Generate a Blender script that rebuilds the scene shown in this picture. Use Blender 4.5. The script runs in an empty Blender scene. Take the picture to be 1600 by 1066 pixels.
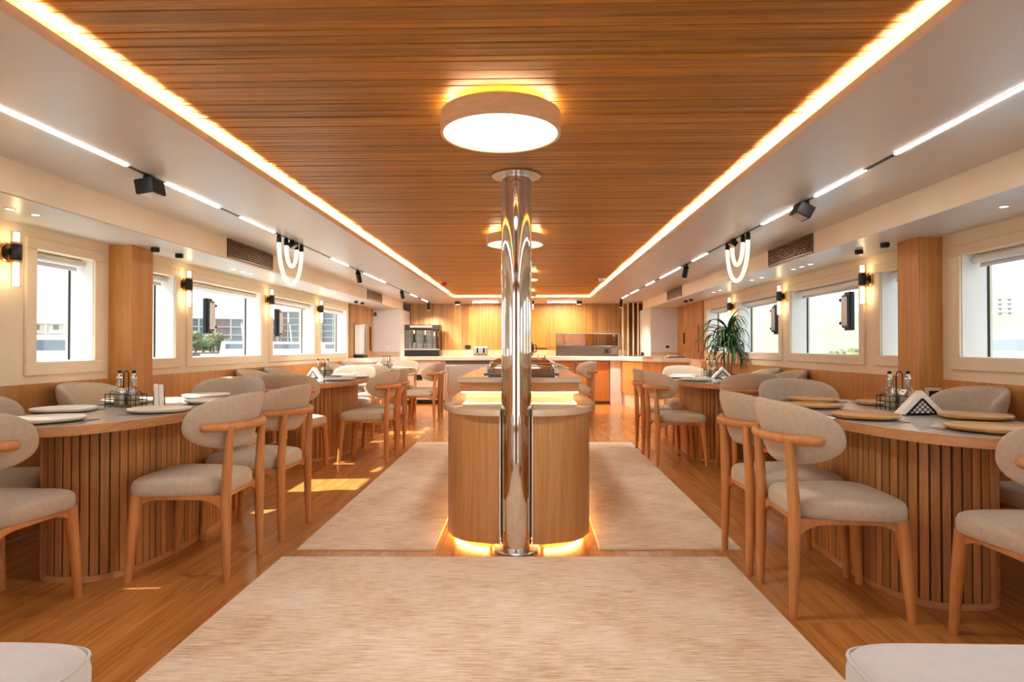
import bpy, bmesh, math, random
from mathutils import Vector, Matrix
from mathutils.geometry import tessellate_polygon
random.seed(7)
PI = math.pi
S = bpy.context.scene
COL = S.collection
# ------------------------------------------------------------------ camera, world, sun, exposure
cam = bpy.data.cameras.new('camera'); camo = bpy.data.objects.new('camera', cam); COL.objects.link(camo)
cam.sensor_width = 36.0; cam.lens = 36.0*976/1600; cam.clip_start = 0.05; cam.clip_end = 3000
camo.location = (0, 0, 1.08)
camo.rotation_euler = (math.radians(90.587), 0, math.radians(1.526))
S.camera = camo
S.view_settings.view_transform = 'Standard'; S.view_settings.look = 'None'
S.view_settings.gamma = 1.0; S.view_settings.use_curve_mapping = False
S.view_settings.exposure = 0.93
w = bpy.data.worlds.new('world'); S.world = w; w.use_nodes = True
bg = w.node_tree.nodes['Background']; bg.inputs[0].default_value = (0.90, 0.96, 1.0, 1); bg.inputs[1].default_value = 1.15
sl = bpy.data.lights.new('sun', 'SUN'); sl.energy = 9.0; sl.angle = math.radians(0.9); sl.color = (1.0, 0.95, 0.88)
so = bpy.data.objects.new('sun', sl); COL.objects.link(so)
so.rotation_euler = Vector((1.0, 0.10, -0.95)).to_track_quat('-Z', 'Y').to_euler()
so.location = (-30, 0, 40)
S.cycles.max_bounces = 8; S.cycles.diffuse_bounces = 5; S.cycles.glossy_bounces = 4
S.cycles.transparent_max_bounces = 12; S.cycles.caustics_reflective = False; S.cycles.caustics_refractive = False
S.cycles.sample_clamp_indirect = 4.0
S.cycles.use_denoising = True

# ------------------------------------------------------------------ materials
def lin(h):
    h = h.lstrip('#'); c = [int(h[i:i+2], 16)/255 for i in (0, 2, 4)]
    return tuple(v/12.92 if v <= .04045 else ((v+.055)/1.055)**2.4 for v in c) + (1,)
def newmat(n):
    m = bpy.data.materials.new(n); m.use_nodes = True
    return m, m.node_tree.nodes, m.node_tree.links, m.node_tree.nodes['Principled BSDF']
def plain(n, col, rough=.5, metal=0., noise=.06, scale=40., bump=0., coat=0.):
    m, N, L, b = newmat(n); c = lin(col)
    b.inputs['Roughness'].default_value = rough; b.inputs['Metallic'].default_value = metal
    b.inputs['Coat Weight'].default_value = coat
    tc = N.new('ShaderNodeTexCoord'); nz = N.new('ShaderNodeTexNoise'); nz.inputs['Scale'].default_value = scale
    nz.inputs['Detail'].default_value = 3
    L.new(tc.outputs['Object'], nz.inputs['Vector'])
    r = N.new('ShaderNodeValToRGB')
    r.color_ramp.elements[0].position = .3; r.color_ramp.elements[1].position = .7
    r.color_ramp.elements[0].color = tuple(v*(1-noise) for v in c[:3])+(1,)
    r.color_ramp.elements[1].color = tuple(min(1, v*(1+noise)) for v in c[:3])+(1,)
    L.new(nz.outputs['Fac'], r.inputs['Fac']); L.new(r.outputs['Color'], b.inputs['Base Color'])
    if bump:
        bp = N.new('ShaderNodeBump'); bp.inputs['Strength'].default_value = bump; bp.inputs['Distance'].default_value = .002
        L.new(nz.outputs['Fac'], bp.inputs['Height']); L.new(bp.outputs['Normal'], b.inputs['Normal'])
    return m
def wood(n, dark, light, stretch=(30, 1.5, 30), rough=.4, vary=.25, coat=0., wscale=1.0):
    """grain stretched along the axis with the small factor; each object gets its own tone and offset"""
    m, N, L, b = newmat(n)
    tc = N.new('ShaderNodeTexCoord'); oi = N.new('ShaderNodeObjectInfo')
    mul = N.new('ShaderNodeMath'); mul.operation = 'MULTIPLY'; mul.inputs[1].default_value = 37.
    L.new(oi.outputs['Random'], mul.inputs[0])
    add = N.new('ShaderNodeVectorMath'); add.operation = 'ADD'
    L.new(tc.outputs['Object'], add.inputs[0]); L.new(mul.outputs[0], add.inputs[1])
    mp = N.new('ShaderNodeMapping'); mp.inputs['Scale'].default_value = stretch
    L.new(add.outputs[0], mp.inputs['Vector'])
    nz = N.new('ShaderNodeTexNoise'); nz.inputs['Scale'].default_value = 1.0*wscale; nz.inputs['Detail'].default_value = 6
    nz.inputs['Distortion'].default_value = .6; nz.inputs['Roughness'].default_value = .6
    L.new(mp.outputs[0], nz.inputs['Vector'])
    fine = N.new('ShaderNodeTexNoise'); fine.inputs['Scale'].default_value = 5*wscale; fine.inputs['Detail'].default_value = 3
    L.new(mp.outputs[0], fine.inputs['Vector'])
    mx = N.new('ShaderNodeMath'); mx.operation = 'MULTIPLY_ADD'; mx.inputs[1].default_value = .35
    L.new(fine.outputs['Fac'], mx.inputs[0])
    sc = N.new('ShaderNodeMath'); sc.operation = 'MULTIPLY'; sc.inputs[1].default_value = .65
    L.new(nz.outputs['Fac'], sc.inputs[0]); L.new(sc.outputs[0], mx.inputs[2])
    r = N.new('ShaderNodeValToRGB')
    r.color_ramp.elements[0].position = .33; r.color_ramp.elements[0].color = lin(dark)
    r.color_ramp.elements[1].position = .62; r.color_ramp.elements[1].color = lin(light)
    L.new(mx.outputs[0], r.inputs['Fac'])
    hv = N.new('ShaderNodeHueSaturation')
    rng = N.new('ShaderNodeMapRange'); rng.inputs['To Min'].default_value = 1-vary; rng.inputs['To Max'].default_value = 1+vary*.7
    L.new(oi.outputs['Random'], rng.inputs['Value']); L.new(rng.outputs[0], hv.inputs['Value'])
    L.new(r.outputs['Color'], hv.inputs['Color']); L.new(hv.outputs['Color'], b.inputs['Base Color'])
    b.inputs['Roughness'].default_value = rough; b.inputs['Coat Weight'].default_value = coat; b.inputs['Coat Roughness'].default_value = .15
    bp = N.new('ShaderNodeBump'); bp.inputs['Strength'].default_value = .12; bp.inputs['Distance'].default_value = .001
    L.new(fine.outputs['Fac'], bp.inputs['Height']); L.new(bp.outputs['Normal'], b.inputs['Normal'])
    return m
def emit(n, col, strength):
    m, N, L, b = newmat(n)
    b.inputs['Base Color'].default_value = lin(col); b.inputs['Emission Color'].default_value = lin(col)
    b.inputs['Emission Strength'].default_value = strength; b.inputs['Roughness'].default_value = .4
    return m
def glassy(n, tint=(1, 1, 1, 1), refl=.12, rough=.0, fres=.35):
    m, N, L, b = newmat(n)
    t = N.new('ShaderNodeBsdfTransparent'); t.inputs[0].default_value = tint
    g = N.new('ShaderNodeBsdfGlossy'); g.inputs['Roughness'].default_value = rough
    lw = N.new('ShaderNodeLayerWeight'); lw.inputs[0].default_value = .25
    sc = N.new('ShaderNodeMath'); sc.operation = 'MULTIPLY_ADD'; sc.inputs[1].default_value = fres; sc.inputs[2].default_value = refl*.4
    L.new(lw.outputs['Fresnel'], sc.inputs[0])
    mx = N.new('ShaderNodeMixShader'); L.new(sc.outputs[0], mx.inputs[0]); L.new(t.outputs[0], mx.inputs[1]); L.new(g.outputs[0], mx.inputs[2])
    L.new(mx.outputs[0], N['Material Output'].inputs[0])
    return m
def fabric(n, dark, light, scale=260., rough=.95, blotch=9.):
    m, N, L, b = newmat(n)
    tc = N.new('ShaderNodeTexCoord')
    n1 = N.new('ShaderNodeTexNoise'); n1.inputs['Scale'].default_value = scale; n1.inputs['Detail'].default_value = 2
    n2 = N.new('ShaderNodeTexNoise'); n2.inputs['Scale'].default_value = blotch*6; n2.inputs['Detail'].default_value = 5
    L.new(tc.outputs['Object'], n1.inputs['Vector']); L.new(tc.outputs['Object'], n2.inputs['Vector'])
    a = N.new('ShaderNodeMath'); a.operation = 'MULTIPLY_ADD'; a.inputs[1].default_value = .5
    s = N.new('ShaderNodeMath'); s.operation = 'MULTIPLY'; s.inputs[1].default_value = .5
    L.new(n2.outputs['Fac'], s.inputs[0]); L.new(n1.outputs['Fac'], a.inputs[0]); L.new(s.outputs[0], a.inputs[2])
    r = N.new('ShaderNodeValToRGB'); r.color_ramp.elements[0].position = .3; r.color_ramp.elements[1].position = .7
    r.color_ramp.elements[0].color = lin(dark); r.color_ramp.elements[1].color = lin(light)
    L.new(a.outputs[0], r.inputs['Fac']); L.new(r.outputs['Color'], b.inputs['Base Color'])
    b.inputs['Roughness'].default_value = rough; b.inputs['Sheen Weight'].default_value = .25; b.inputs['Specular IOR Level'].default_value = .2
    bp = N.new('ShaderNodeBump'); bp.inputs['Strength'].default_value = .35; bp.inputs['Distance'].default_value = .0015
    L.new(n1.outputs['Fac'], bp.inputs['Height']); L.new(bp.outputs['Normal'], b.inputs['Normal'])
    return m
def rugmat(n):
    m, N, L, b = newmat(n)
    tc = N.new('ShaderNodeTexCoord')
    mp = N.new('ShaderNodeMapping'); mp.inputs['Scale'].default_value = (8.0, 160, 1); L.new(tc.outputs['Object'], mp.inputs['Vector'])
    st = N.new('ShaderNodeTexNoise'); st.inputs['Scale'].default_value = 1; st.inputs['Detail'].default_value = 7; st.inputs['Roughness'].default_value = .72
    L.new(mp.outputs[0], st.inputs['Vector'])
    bl = N.new('ShaderNodeTexNoise'); bl.inputs['Scale'].default_value = 2.6; bl.inputs['Detail'].default_value = 6; bl.inputs['Roughness'].default_value = .65
    L.new(tc.outputs['Object'], bl.inputs['Vector'])
    r = N.new('ShaderNodeValToRGB'); e = r.color_ramp.elements
    e[0].position = .40; e[0].color = lin('#bb9b78'); e[1].position = .61; e[1].color = lin('#f6eee2')
    k = e.new(.49); k.color = lin('#e3cfb2')
    a = N.new('ShaderNodeMath'); a.operation = 'MULTIPLY_ADD'; a.inputs[1].default_value = .30
    s = N.new('ShaderNodeMath'); s.operation = 'MULTIPLY'; s.inputs[1].default_value = .70
    L.new(bl.outputs['Fac'], a.inputs[0]); L.new(st.outputs['Fac'], s.inputs[0]); L.new(s.outputs[0], a.inputs[2])
    L.new(a.outputs[0], r.inputs['Fac'])
    L.new(r.outputs['Color'], b.inputs['Base Color'])
    b.inputs['Roughness'].default_value = .95; b.inputs['Sheen Weight'].default_value = .3; b.inputs['Specular IOR Level'].default_value = .15
    pile = N.new('ShaderNodeTexNoise'); pile.inputs['Scale'].default_value = 220; L.new(tc.outputs['Object'], pile.inputs['Vector'])
    bp = N.new('ShaderNodeBump'); bp.inputs['Strength'].default_value = .4; bp.inputs['Distance'].default_value = .003
    L.new(pile.outputs['Fac'], bp.inputs['Height']); L.new(bp.outputs['Normal'], b.inputs['Normal'])
    return m
M = {}
M['cream'] = plain('cream_wall_paint', '#efdfc3', .55, noise=.02, scale=6)
M['white'] = plain('white_ceiling_paint', '#dbdcdb', .32, noise=.015, scale=5)
M['jamb'] = plain('white_window_paint', '#f2efe8', .4, noise=.015, scale=5)
M['ceilwood'] = wood('ceiling_wood', '#875613', '#c48a30', (1.6, 40, 40), .38, .22)
M['ceilback'] = plain('dark_ceiling_backing', '#4a2a12', .8)
M['floor'] = wood('floor_wood', '#a3652e', '#cb8d4a', (22, 1.3, 22), .24, .10, coat=.25)
M['core'] = wood('table_core_wood', '#7d5129', '#94633a', (45, 45, 1.8), .6, .05)
M['gap'] = plain('floor_joint', '#4a2c14', .7)
M['panel'] = wood('wainscot_wood', '#b77a3c', '#d39a58', (22, 22, 1.2), .42, .12)
M['slatw'] = wood('table_slat_wood', '#a8713f', '#c9935c', (45, 45, 1.8), .42, .25)
M['rim'] = wood('table_rim_wood', '#b98657', '#d2a172', (6, 6, 40), .4, .05)
M['chairw'] = wood('chair_wood', '#b9783f', '#d0935a', (26, 26, 3), .4, .08)
M['oak'] = wood('island_oak', '#b17c45', '#cf9d64', (38, 38, 1.4), .42, .08)
M['oakh'] = wood('island_oak_band', '#b17c45', '#cf9d64', (1.6, 20, 38), .42, .08)
M['farw'] = wood('far_wall_slats', '#9c6a38', '#c89457', (30, 30, 1.0), .42, .30)
M['cabw'] = wood('cabinet_wood', '#a5682f', '#c07f3f', (26, 26, 1.4), .4, .10)
M['lampw'] = wood('lamp_ring_wood', '#e6be92', '#f6d9b4', (5, 5, 26), .45, .06)
M['fab'] = fabric('chair_fabric', '#b3a48e', '#cbbda8', 420.)
M['bench'] = fabric('pouf_fabric', '#d6dade', '#e2e6ea', 500., .9, 4)  # bluish tint of daylight put into the base colour
M['rug'] = rugmat('rug_weave')
M['rugedge'] = plain('rug_binding', '#d8c6a8', .9)
M['chrome'] = plain('polished_steel', '#e6e2dc', .04, 1., .01)
M['steel'] = plain('brushed_steel', '#c9c4bb', .28, 1., .05, 60)
M['dsteel'] = plain('dark_steel', '#6e6256', .3, .9, .05, 60)
M['black'] = plain('black_metal', '#0b0a0a', .42, .2, .1)
M['blackp'] = plain('black_plastic', '#0f0e0e', .3, 0, .1)
M['bronze'] = plain('bronze_grille', '#8d6d48', .32, 1., .05)
M['brass'] = plain('satin_brass', '#c79a5c', .28, 1., .03)
M['stone'] = plain('white_stone_top', '#f0ece5', .10, 0, .05, 3, coat=.3)
M['quartz'] = plain('beige_quartz', '#d9c6ab', .08, 0, .06, 5, coat=.4)
M['quartzw'] = plain('pale_counter_stone', '#e9e2d6', .2, 0, .03, 6)
M['splash'] = plain('beige_backsplash', '#cdb594', .3, 0, .08, 5)
M['mat'] = plain('woven_grey_placemat', '#8a837b', .85, 0, .22, 420, .5)
M['plate'] = plain('cream_stoneware', '#e9dfce', .35, 0, .03, 12)
M['platew'] = wood('wooden_plate', '#b98548', '#d2a263', (8, 40, 8), .45, .10)
M['napkin'] = plain('white_paper_napkin', '#f4efe6', .9, 0, .02)
M['glass'] = glassy('window_glass', (.97, .99, 1, 1), .03, .0, .12)
M['cglass'] = glassy('clear_glass', (.93, .96, .96, 1), .35)
M['dglass'] = glassy('display_glass', (.66, .60, .52, 1), .12)
M['oil'] = plain('oil', '#d8c58a', .1, 0, .05)
M['cove'] = emit('cove_led', '#ffd796', 120.0)
M['coolled'] = emit('track_led', '#fffaf5', 28.0)
M['rope'] = emit('rope_led', '#fff0d4', .6)
M['lampd'] = emit('lamp_diffuser', '#fff4e2', 2.6)
M['lampb'] = emit('lamp_backglow', '#ffd9aa', 13.0)
M['sconce'] = emit('sconce_tube', '#ffdca8', 10.0)
M['down'] = emit('downlight_disc', '#fff0dc', 2.5)
M['isled'] = emit('island_led', '#ffbe6a', 22.0)
M['isled2'] = emit('island_upper_led', '#ffe2ac', 6.0)
M['silver'] = plain('silver_panel', '#d4d8da', .35, .15, .03)
M['deck'] = plain('bounce_deck_white', '#e9eef0', .6, 0, .02, 2)  # for the added decks that throw sunlight back up
M['screen'] = plain('dark_screen', '#2a2a22', .2)
M['leaf'] = plain('plant_leaf', '#2f5a2c', .4, 0, .25, 30)
M['leafd'] = plain('plant_leaf_dark', '#1f4021', .4, 0, .25, 30)
M['stem'] = plain('plant_stem', '#6b5638', .8)
M['red'] = plain('red_plastic', '#c4241c', .4)
M['sand'] = plain('pale_sand', '#7f7869', .95, 0, .2, .06)
M['water'] = plain('harbour_water', '#6f8794', .15, 0, .15, .3, .3)
M['bush'] = plain('bush_green', '#5f7350', .9, 0, .35, 3)
M['concrete'] = plain('hazy_concrete', '#b9b8b4', .9, 0, .05, .5)  # distance haze put into the washed-out colour
M['bwall'] = plain('far_building_wall', '#d9d3c8', .9, 0, .04, .5)
M['bdark'] = plain('far_window_dark', '#6f7880', .4)
M['boat'] = plain('white_boat', '#eef1f3', .3)

# ------------------------------------------------------------------ geometry helpers -> (verts, faces)
def box(cx, cy, cz, sx, sy, sz):
    x0, x1, y0, y1, z0, z1 = cx-sx/2, cx+sx/2, cy-sy/2, cy+sy/2, cz-sz/2, cz+sz/2
    v = [(x0,y0,z0),(x1,y0,z0),(x1,y1,z0),(x0,y1,z0),(x0,y0,z1),(x1,y0,z1),(x1,y1,z1),(x0,y1,z1)]
    return v, [(0,3,2,1),(4,5,6,7),(0,1,5,4),(1,2,6,5),(2,3,7,6),(3,0,4,7)]
def bb(x0, x1, y0, y1, z0, z1):
    return box((x0+x1)/2, (y0+y1)/2, (z0+z1)/2, abs(x1-x0), abs(y1-y0), abs(z1-z0))
def prism(poly, z0, z1):
    n = len(poly)
    v = [(x, y, z0) for x, y in poly]+[(x, y, z1) for x, y in poly]
    ar = sum(poly[i][0]*poly[(i+1) % n][1]-poly[(i+1) % n][0]*poly[i][1] for i in range(n))
    conv = True
    for i in range(n):
        (ax, ay), (bx, by), (cx, cy) = poly[i-1], poly[i], poly[(i+1) % n]
        if ((bx-ax)*(cy-by)-(by-ay)*(cx-bx))*ar < -1e-12: conv = False; break
    if conv: caps = [tuple(range(n-1, -1, -1)), tuple(range(n, 2*n))]
    else:                                            # concave plan: triangulate the caps
        tr = tessellate_polygon([[Vector((x, y, 0)) for x, y in poly]])
        caps = [tuple(t) for t in tr]+[tuple(i+n for i in t) for t in tr]
    f = caps+[(i, (i+1) % n, n+(i+1) % n, n+i) for i in range(n)]
    return v, f
def extr(poly, a0, a1, axis):
    """poly in the plane across axis: 'x' -> (y,z), 'y' -> (x,z)"""
    v, f = prism(poly, a0, a1)
    if axis == 'x': v = [(c, a, b) for a, b, c in v]
    else: v = [(a, c, b) for a, b, c in v]; f = [tuple(reversed(q)) for q in f]
    return v, f
def lathe(prof, n=32, c=(0, 0, 0)):
    v, f = [], []
    for r, z in prof:
        for i in range(n):
            a = 2*PI*i/n; v.append((c[0]+r*math.cos(a), c[1]+r*math.sin(a), c[2]+z))
    for k in range(len(prof)-1):
        for i in range(n):
            j = (i+1) % n
            f.append((k*n+i, k*n+j, (k+1)*n+j, (k+1)*n+i))
    f.append(tuple(range(n-1, -1, -1))); f.append(tuple((len(prof)-1)*n+i for i in range(n)))
    return v, f
def loft(rings, cap=True):
    n = len(rings[0]); v = [p for r in rings for p in r]; f = []
    for k in range(len(rings)-1):
        for i in range(n):
            j = (i+1) % n; f.append((k*n+i, k*n+j, (k+1)*n+j, (k+1)*n+i))
    if cap:
        f.append(tuple(range(n-1, -1, -1))); f.append(tuple((len(rings)-1)*n+i for i in range(n)))
    return v, f
def tube(pts, rad, n=10, cap=True):
    pts = [Vector(p) for p in pts]; k = len(pts)
    rads = rad if isinstance(rad, (list, tuple)) else [rad]*k
    t0 = (pts[1]-pts[0]).normalized()
    u = t0.orthogonal().normalized(); rings = []
    for i, p in enumerate(pts):
        t = (pts[min(i+1, k-1)]-pts[max(i-1, 0)]).normalized()
        u = (u-t*u.dot(t)).normalized(); w_ = t.cross(u)
        rings.append([tuple(p+(u*math.cos(2*PI*j/n)+w_*math.sin(2*PI*j/n))*rads[i]) for j in range(n)])
    if cap == 'round':
        a, b = pts[0], pts[-1]; ta = (pts[0]-pts[1]).normalized(); tb = (pts[-1]-pts[-2]).normalized()
        def dome(ring, c, t, r): return [[tuple(c+(Vector(q)-c)*s+t*r*h) for q in ring] for s, h in ((.8, .6), (.4, .92))]
        rings = list(reversed(dome(rings[0], a, ta, rads[0])))+rings+dome(rings[-1], b, tb, rads[-1])
    return loft(rings)
def join(*gs):
    V, F = [], []
    for v, f in gs:
        o = len(V); V += list(v); F += [tuple(i+o for i in q) for q in f]
    return V, F
def xf(g, mat):
    return [tuple(mat @ Vector(p)) for p in g[0]], g[1]
def superell(a, b, n, k=64, c=(0, 0)):
    out = []
    for i in range(k):
        t = 2*PI*i/k; ct, st = math.cos(t), math.sin(t)
        out.append((c[0]+a*math.copysign(abs(ct)**(2/n), ct), c[1]+b*math.copysign(abs(st)**(2/n), st)))
    return out
def mesh(name, g, mat, smooth=None, bevel=0, seg=2):
    me = bpy.data.meshes.new(name); me.from_pydata(g[0], [], g[1]); me.update()
    bm = bmesh.new(); bm.from_mesh(me)
    bmesh.ops.recalc_face_normals(bm, faces=bm.faces)
    if bevel:
        es = [e for e in bm.edges if len(e.link_faces) == 2 and e.calc_face_angle(0) > .6]
        bmesh.ops.bevel(bm, geom=es, offset=bevel, segments=seg, profile=.6, affect='EDGES', clamp_overlap=True)
    bm.to_mesh(me); bm.free()
    me.materials.append(mat)
    if smooth is not None:
        for p in me.polygons: p.use_smooth = True
        me.set_sharp_from_angle(angle=math.radians(smooth))
    return me
def obj(name, g, mat, parent=None, loc=(0, 0, 0), rot=(0, 0, 0), smooth=None, bevel=0, seg=2):
    me = g if isinstance(g, bpy.types.Mesh) else mesh(name, g, mat, smooth, bevel, seg)
    o = bpy.data.objects.new(name, me); COL.objects.link(o)
    o.location = loc; o.rotation_euler = rot
    if parent: o.parent = parent
    return o
def thing(name, label, cat, loc=(0, 0, 0), rz=0, group=None):
    o = bpy.data.objects.new(name, None); COL.objects.link(o); o.empty_display_size = .1
    o.location = loc; o.rotation_euler = (0, 0, rz); tag(o, label, cat, group); return o
def tag(o, label, cat, group=None):
    o['label'] = label; o['category'] = cat
    if group: o['group'] = group
    return o
def struct(o, label=None):
    o['kind'] = 'structure'
    if label: o['label'] = label
    return o
KIDS = {}
def copy_tree(o, label=None, loc=None, rz=None, parent=None):
    c = o.copy(); COL.objects.link(c)
    if parent: c.parent = parent
    if label: c['label'] = label
    if loc is not None: c.location = loc
    if rz is not None: c.rotation_euler = (0, 0, rz)
    for ch in list(o.children): copy_tree(ch, parent=c)
    return c
# ------------------------------------------------------------------ the setting
WL, WR, YF, YB = -2.865, 2.62, 12.35, -1.6        # window walls, far wall, back wall
ZD, ZW, ZS = 1.94, 2.006, 1.785                      # dropped ceiling, wooden ceiling, soffit under the bulkheads
CL, CR, CF, CN = -1.347, 1.09, 11.1, -0.6          # cove edges
FL, FR, FEND = -2.37, 2.135, 11.75                 # bulkhead faces
# floor: planks with fine recessed joints over a dark base
fl = struct(obj('floor', bb(-3.2, 3.0, YB, 12.6, -.06, -.012), M['gap']))
pw, pl = .196, 1.9
ncol = 31
plank = mesh('plank', box(0, 0, -.006, pw-.0012, pl-.0015, .012), M['floor'])
for i in range(ncol):
    x = -3.02+pw*(i+.5)
    off = (i*.71) % pl
    y = YB-off
    while y < 12.5:
        if y+pl > YB:
            obj('plank', plank, None, fl, (x, y+pl/2, 0))
        y += pl
# dropped ceiling ring with the cove lip
def ring_boxes(z0, z1):
    return [bb(FL-.5, CL, YB, YF, z0, z1), bb(CR, FR+.5, YB, YF, z0, z1), bb(CL, CR, CF, YF, z0, z1), bb(CL, CR, YB, CN, z0, z1)]
ce = struct(obj('ceiling', join(*ring_boxes(ZD, ZD+.012)), M['white']))
lip = join(bb(CL-.012, CL, CN, CF, ZD+.012, ZD+.036), bb(CR, CR+.012, CN, CF, ZD+.012, ZD+.036), bb(CL-.012, CR+.012, CF, CF+.012, ZD+.012, ZD+.036))
obj('cove_lip', lip, M['white'], ce)
obj('cove_back', join(bb(CL-.14, CL-.13, CN-.13, CF+.14, ZD+.012, 2.06), bb(CR+.13, CR+.14, CN-.13, CF+.14, ZD+.012, 2.06), bb(CL-.14, CR+.14, CF+.13, CF+.14, ZD+.012, 2.06), bb(CL-.14, CR+.14, CN-.14, CN-.13, ZD+.012, 2.06)), M['white'], ce)
obj('ceiling_backing', bb(CL-.14, CR+.14, CN-.14, CF+.14, 2.03, 2.05), M['ceilback'], ce)
# wooden boards of three widths running across the boat
bw = [.052, .034, .068]
bms = [mesh('plank', box(0, 0, .012, CR-CL+.26, x-.004, .024), M['ceilwood'], None, .002, 1) for x in bw]
y = CN-.12; rr = random.Random(3); cx = (CL+CR)/2
while y < CF+.12:
    k = rr.choice([0, 0, 1, 1, 2]); obj('plank', bms[k], None, ce, (cx, y+bw[k]/2, ZW+rr.uniform(-.0015, .0015))); y += bw[k]
# LED strips lying on the cove ledge, behind the lip
for nm, g in (('l', bb(CL-.05, CL-.03, CN, CF, ZD+.013, ZD+.021)), ('r', bb(CR+.03, CR+.05, CN, CF, ZD+.013, ZD+.021)), ('f', bb(CL, CR, CF+.03, CF+.05, ZD+.013, ZD+.021))):
    obj('led_strip', g, M['cove'], ce)
# bulkheads along both walls
def bulkhead(n, x0, x1, face):
    sgn = 1 if face == x1 else -1
    t = struct(obj(n, join(bb(x0, x1, YB, FEND, ZS, ZS+.03), bb(face-.015 if sgn > 0 else face, face if sgn > 0 else face+.015, YB, FEND, ZS+.03, ZD), bb(x0, x1, FEND-.02, FEND, ZS, ZD)), M['cream']))
    obj('soffit', bb(x0, x1-.016 if sgn > 0 else x1, YB, FEND-.021, ZS-.004, ZS), M['white'], t)
    return t
bulkhead('trim_1', WL, FL, FL); bulkhead('trim_2', FR, WR, FR)
# window walls
Z0L, Z1L, Z0R, Z1R = .995, 1.652, 1.02, 1.638
winL = [(-.9, .9), (1.62, 2.66), (3.548, 4.034), (4.50, 4.973), (5.228, 6.592), (6.897, 8.25), (8.505, 9.737)]  # first two are out of view, added to let daylight in
winR = [(-.9, .9), (1.6, 2.62), (3.10, 3.85), (4.20, 4.708), (5.005, 6.301), (6.592, 7.866), (8.188, 9.236)]  # here too the first two are unseen, added for daylight
def wall(name, x_in, x_out, wins, z0, z1):
    xa, xb = min(x_in, x_out), max(x_in, x_out)
    gs = [bb(xa, xb, YB, 12.5, -.06, z0), bb(xa, xb, YB, 12.5, z1, 2.1)]
    y = YB
    for a, b in wins: gs.append(bb(xa, xb, y, a, z0, z1)); y = b
    gs.append(bb(xa, xb, y, 12.5, z0, z1))
    return struct(obj(name, join(*gs), M['cream']))
wallL = wall('wall_left', WL, WL-.185, winL, Z0L, Z1L)
wallR = wall('wall_right', WR, WR+.185, winR, Z0R, Z1R)
DO = [(-2.55, -.75), (.55, 2.35)]
for nm, x0, x1 in (('left', WL-1.3, WL-.19), ('right', WR+.19, WR+1.3)):   # unseen white decks, added to bounce sunlight up to the soffits
    d_ = obj('bounce_deck', bb(x0, x1, YB-3, 13, -.12, -.06), M['deck']); d_['kind'] = 'structure'
    obj('bounce_deck_edge', bb(x0-.03, x0, YB-3, 13, -.2, .06) if x0 < 0 else bb(x1, x1+.03, YB-3, 13, -.2, .06), M['deck'], d_)
wallB = struct(obj('wall_back', join(bb(-3.05, -2.55, YB-.1, YB, -.06, 2.1), bb(-.75, .55, YB-.1, YB, -.06, 2.1), bb(2.35, 2.8, YB-.1, YB, -.06, 2.1), bb(-2.55, -.75, YB-.1, YB, 1.88, 2.1), bb(.55, 2.35, YB-.1, YB, 1.88, 2.1), bb(-2.55, -.75, YB-.1, YB, -.06, .0), bb(.55, 2.35, YB-.1, YB, -.06, .0)), M['panel']))
for k, (a, b) in enumerate(DO):                     # unseen glazed doors, added to let fill daylight in from behind
    m_ = (a+b)/2
    d_ = struct(obj('door_%d' % (k+1), join(bb(a, b, YB-.08, YB-.02, 1.82, 1.879), bb(a, b, YB-.08, YB-.02, .0005, .06), bb(a, a+.06, YB-.08, YB-.02, .06, 1.82), bb(b-.06, b, YB-.08, YB-.02, .06, 1.82), bb(m_-.04, m_+.04, YB-.08, YB-.02, .06, 1.82)), M['jamb']))
    for u0, u1 in ((a+.06, m_-.04), (m_+.04, b-.06)): obj('pane', bb(u0, u1, YB-.053, YB-.047, .06, 1.82), M['glass'], d_)
    obj('door_handle', bb(m_-.015, m_+.015, YB-.02, YB, .9, 1.15), M['black'], d_)
def window(k, side, a, b, z0, z1, blind):
    s = -1 if side == 'L' else 1
    xi = WL if side == 'L' else WR
    def X(d): return xi+s*d                        # d > 0 goes outwards
    cw, d = .078, -.016
    fr = join(bb(X(d), X(.002), a-cw, b+cw, z0-cw, z0), bb(X(d), X(.002), a-cw, b+cw, z1, z1+cw*.8), bb(X(d), X(.002), a-cw, a, z0, z1), bb(X(d), X(.002), b, b+cw, z0, z1))
    w_ = struct(obj('window_%d' % k, fr, M['cream'], None, bevel=.004, seg=1))
    obj('pane', bb(X(.155), X(.161), a+.001, b-.001, z0+.001, z1-.001), M['glass'], w_)
    g = .005
    obj('gasket', join(bb(X(.150), X(.165), a, a+g, z0, z1), bb(X(.150), X(.165), b-g, b, z0, z1)), M['black'], w_)
    obj('jamb_lining', join(bb(X(.002), X(.150), b-.003, b-.0002, z0, z1), bb(X(.002), X(.145), a+.0002, a+.003, z0, z1), bb(X(.002), X(.145), a, b, z0, z0+.003)), M['jamb'], w_)
    rl = obj('blind_roller', tube([(X(.07), a+.006, z1-.028), (X(.07), b-.02, z1-.028)], .026, 12), M['white'], w_, smooth=40)
    if blind:
        obj('blind', bb(X(.098), X(.101), a+.008, b-.022, z1-.03-blind, z1-.02), M['white'], w_)
        obj('blind_bar', bb(X(.094), X(.105), a+.008, b-.022, z1-.045-blind, z1-.03-blind), M['white'], w_)
    return w_
kk = 1
for (a, b), bl in zip(winL, (.05, .545, .03, .03, .012, .03, .02)):  # second blind, out of view, lowered to shape a sun streak on the floor
    window(kk, 'L', a, b, Z0L, Z1L, bl); kk += 1
for (a, b), bl in zip(winR, (.05, .05, .03, .03, .03, .03, .03)):
    window(kk, 'R', a, b, Z0R, Z1R, bl); kk += 1
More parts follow.
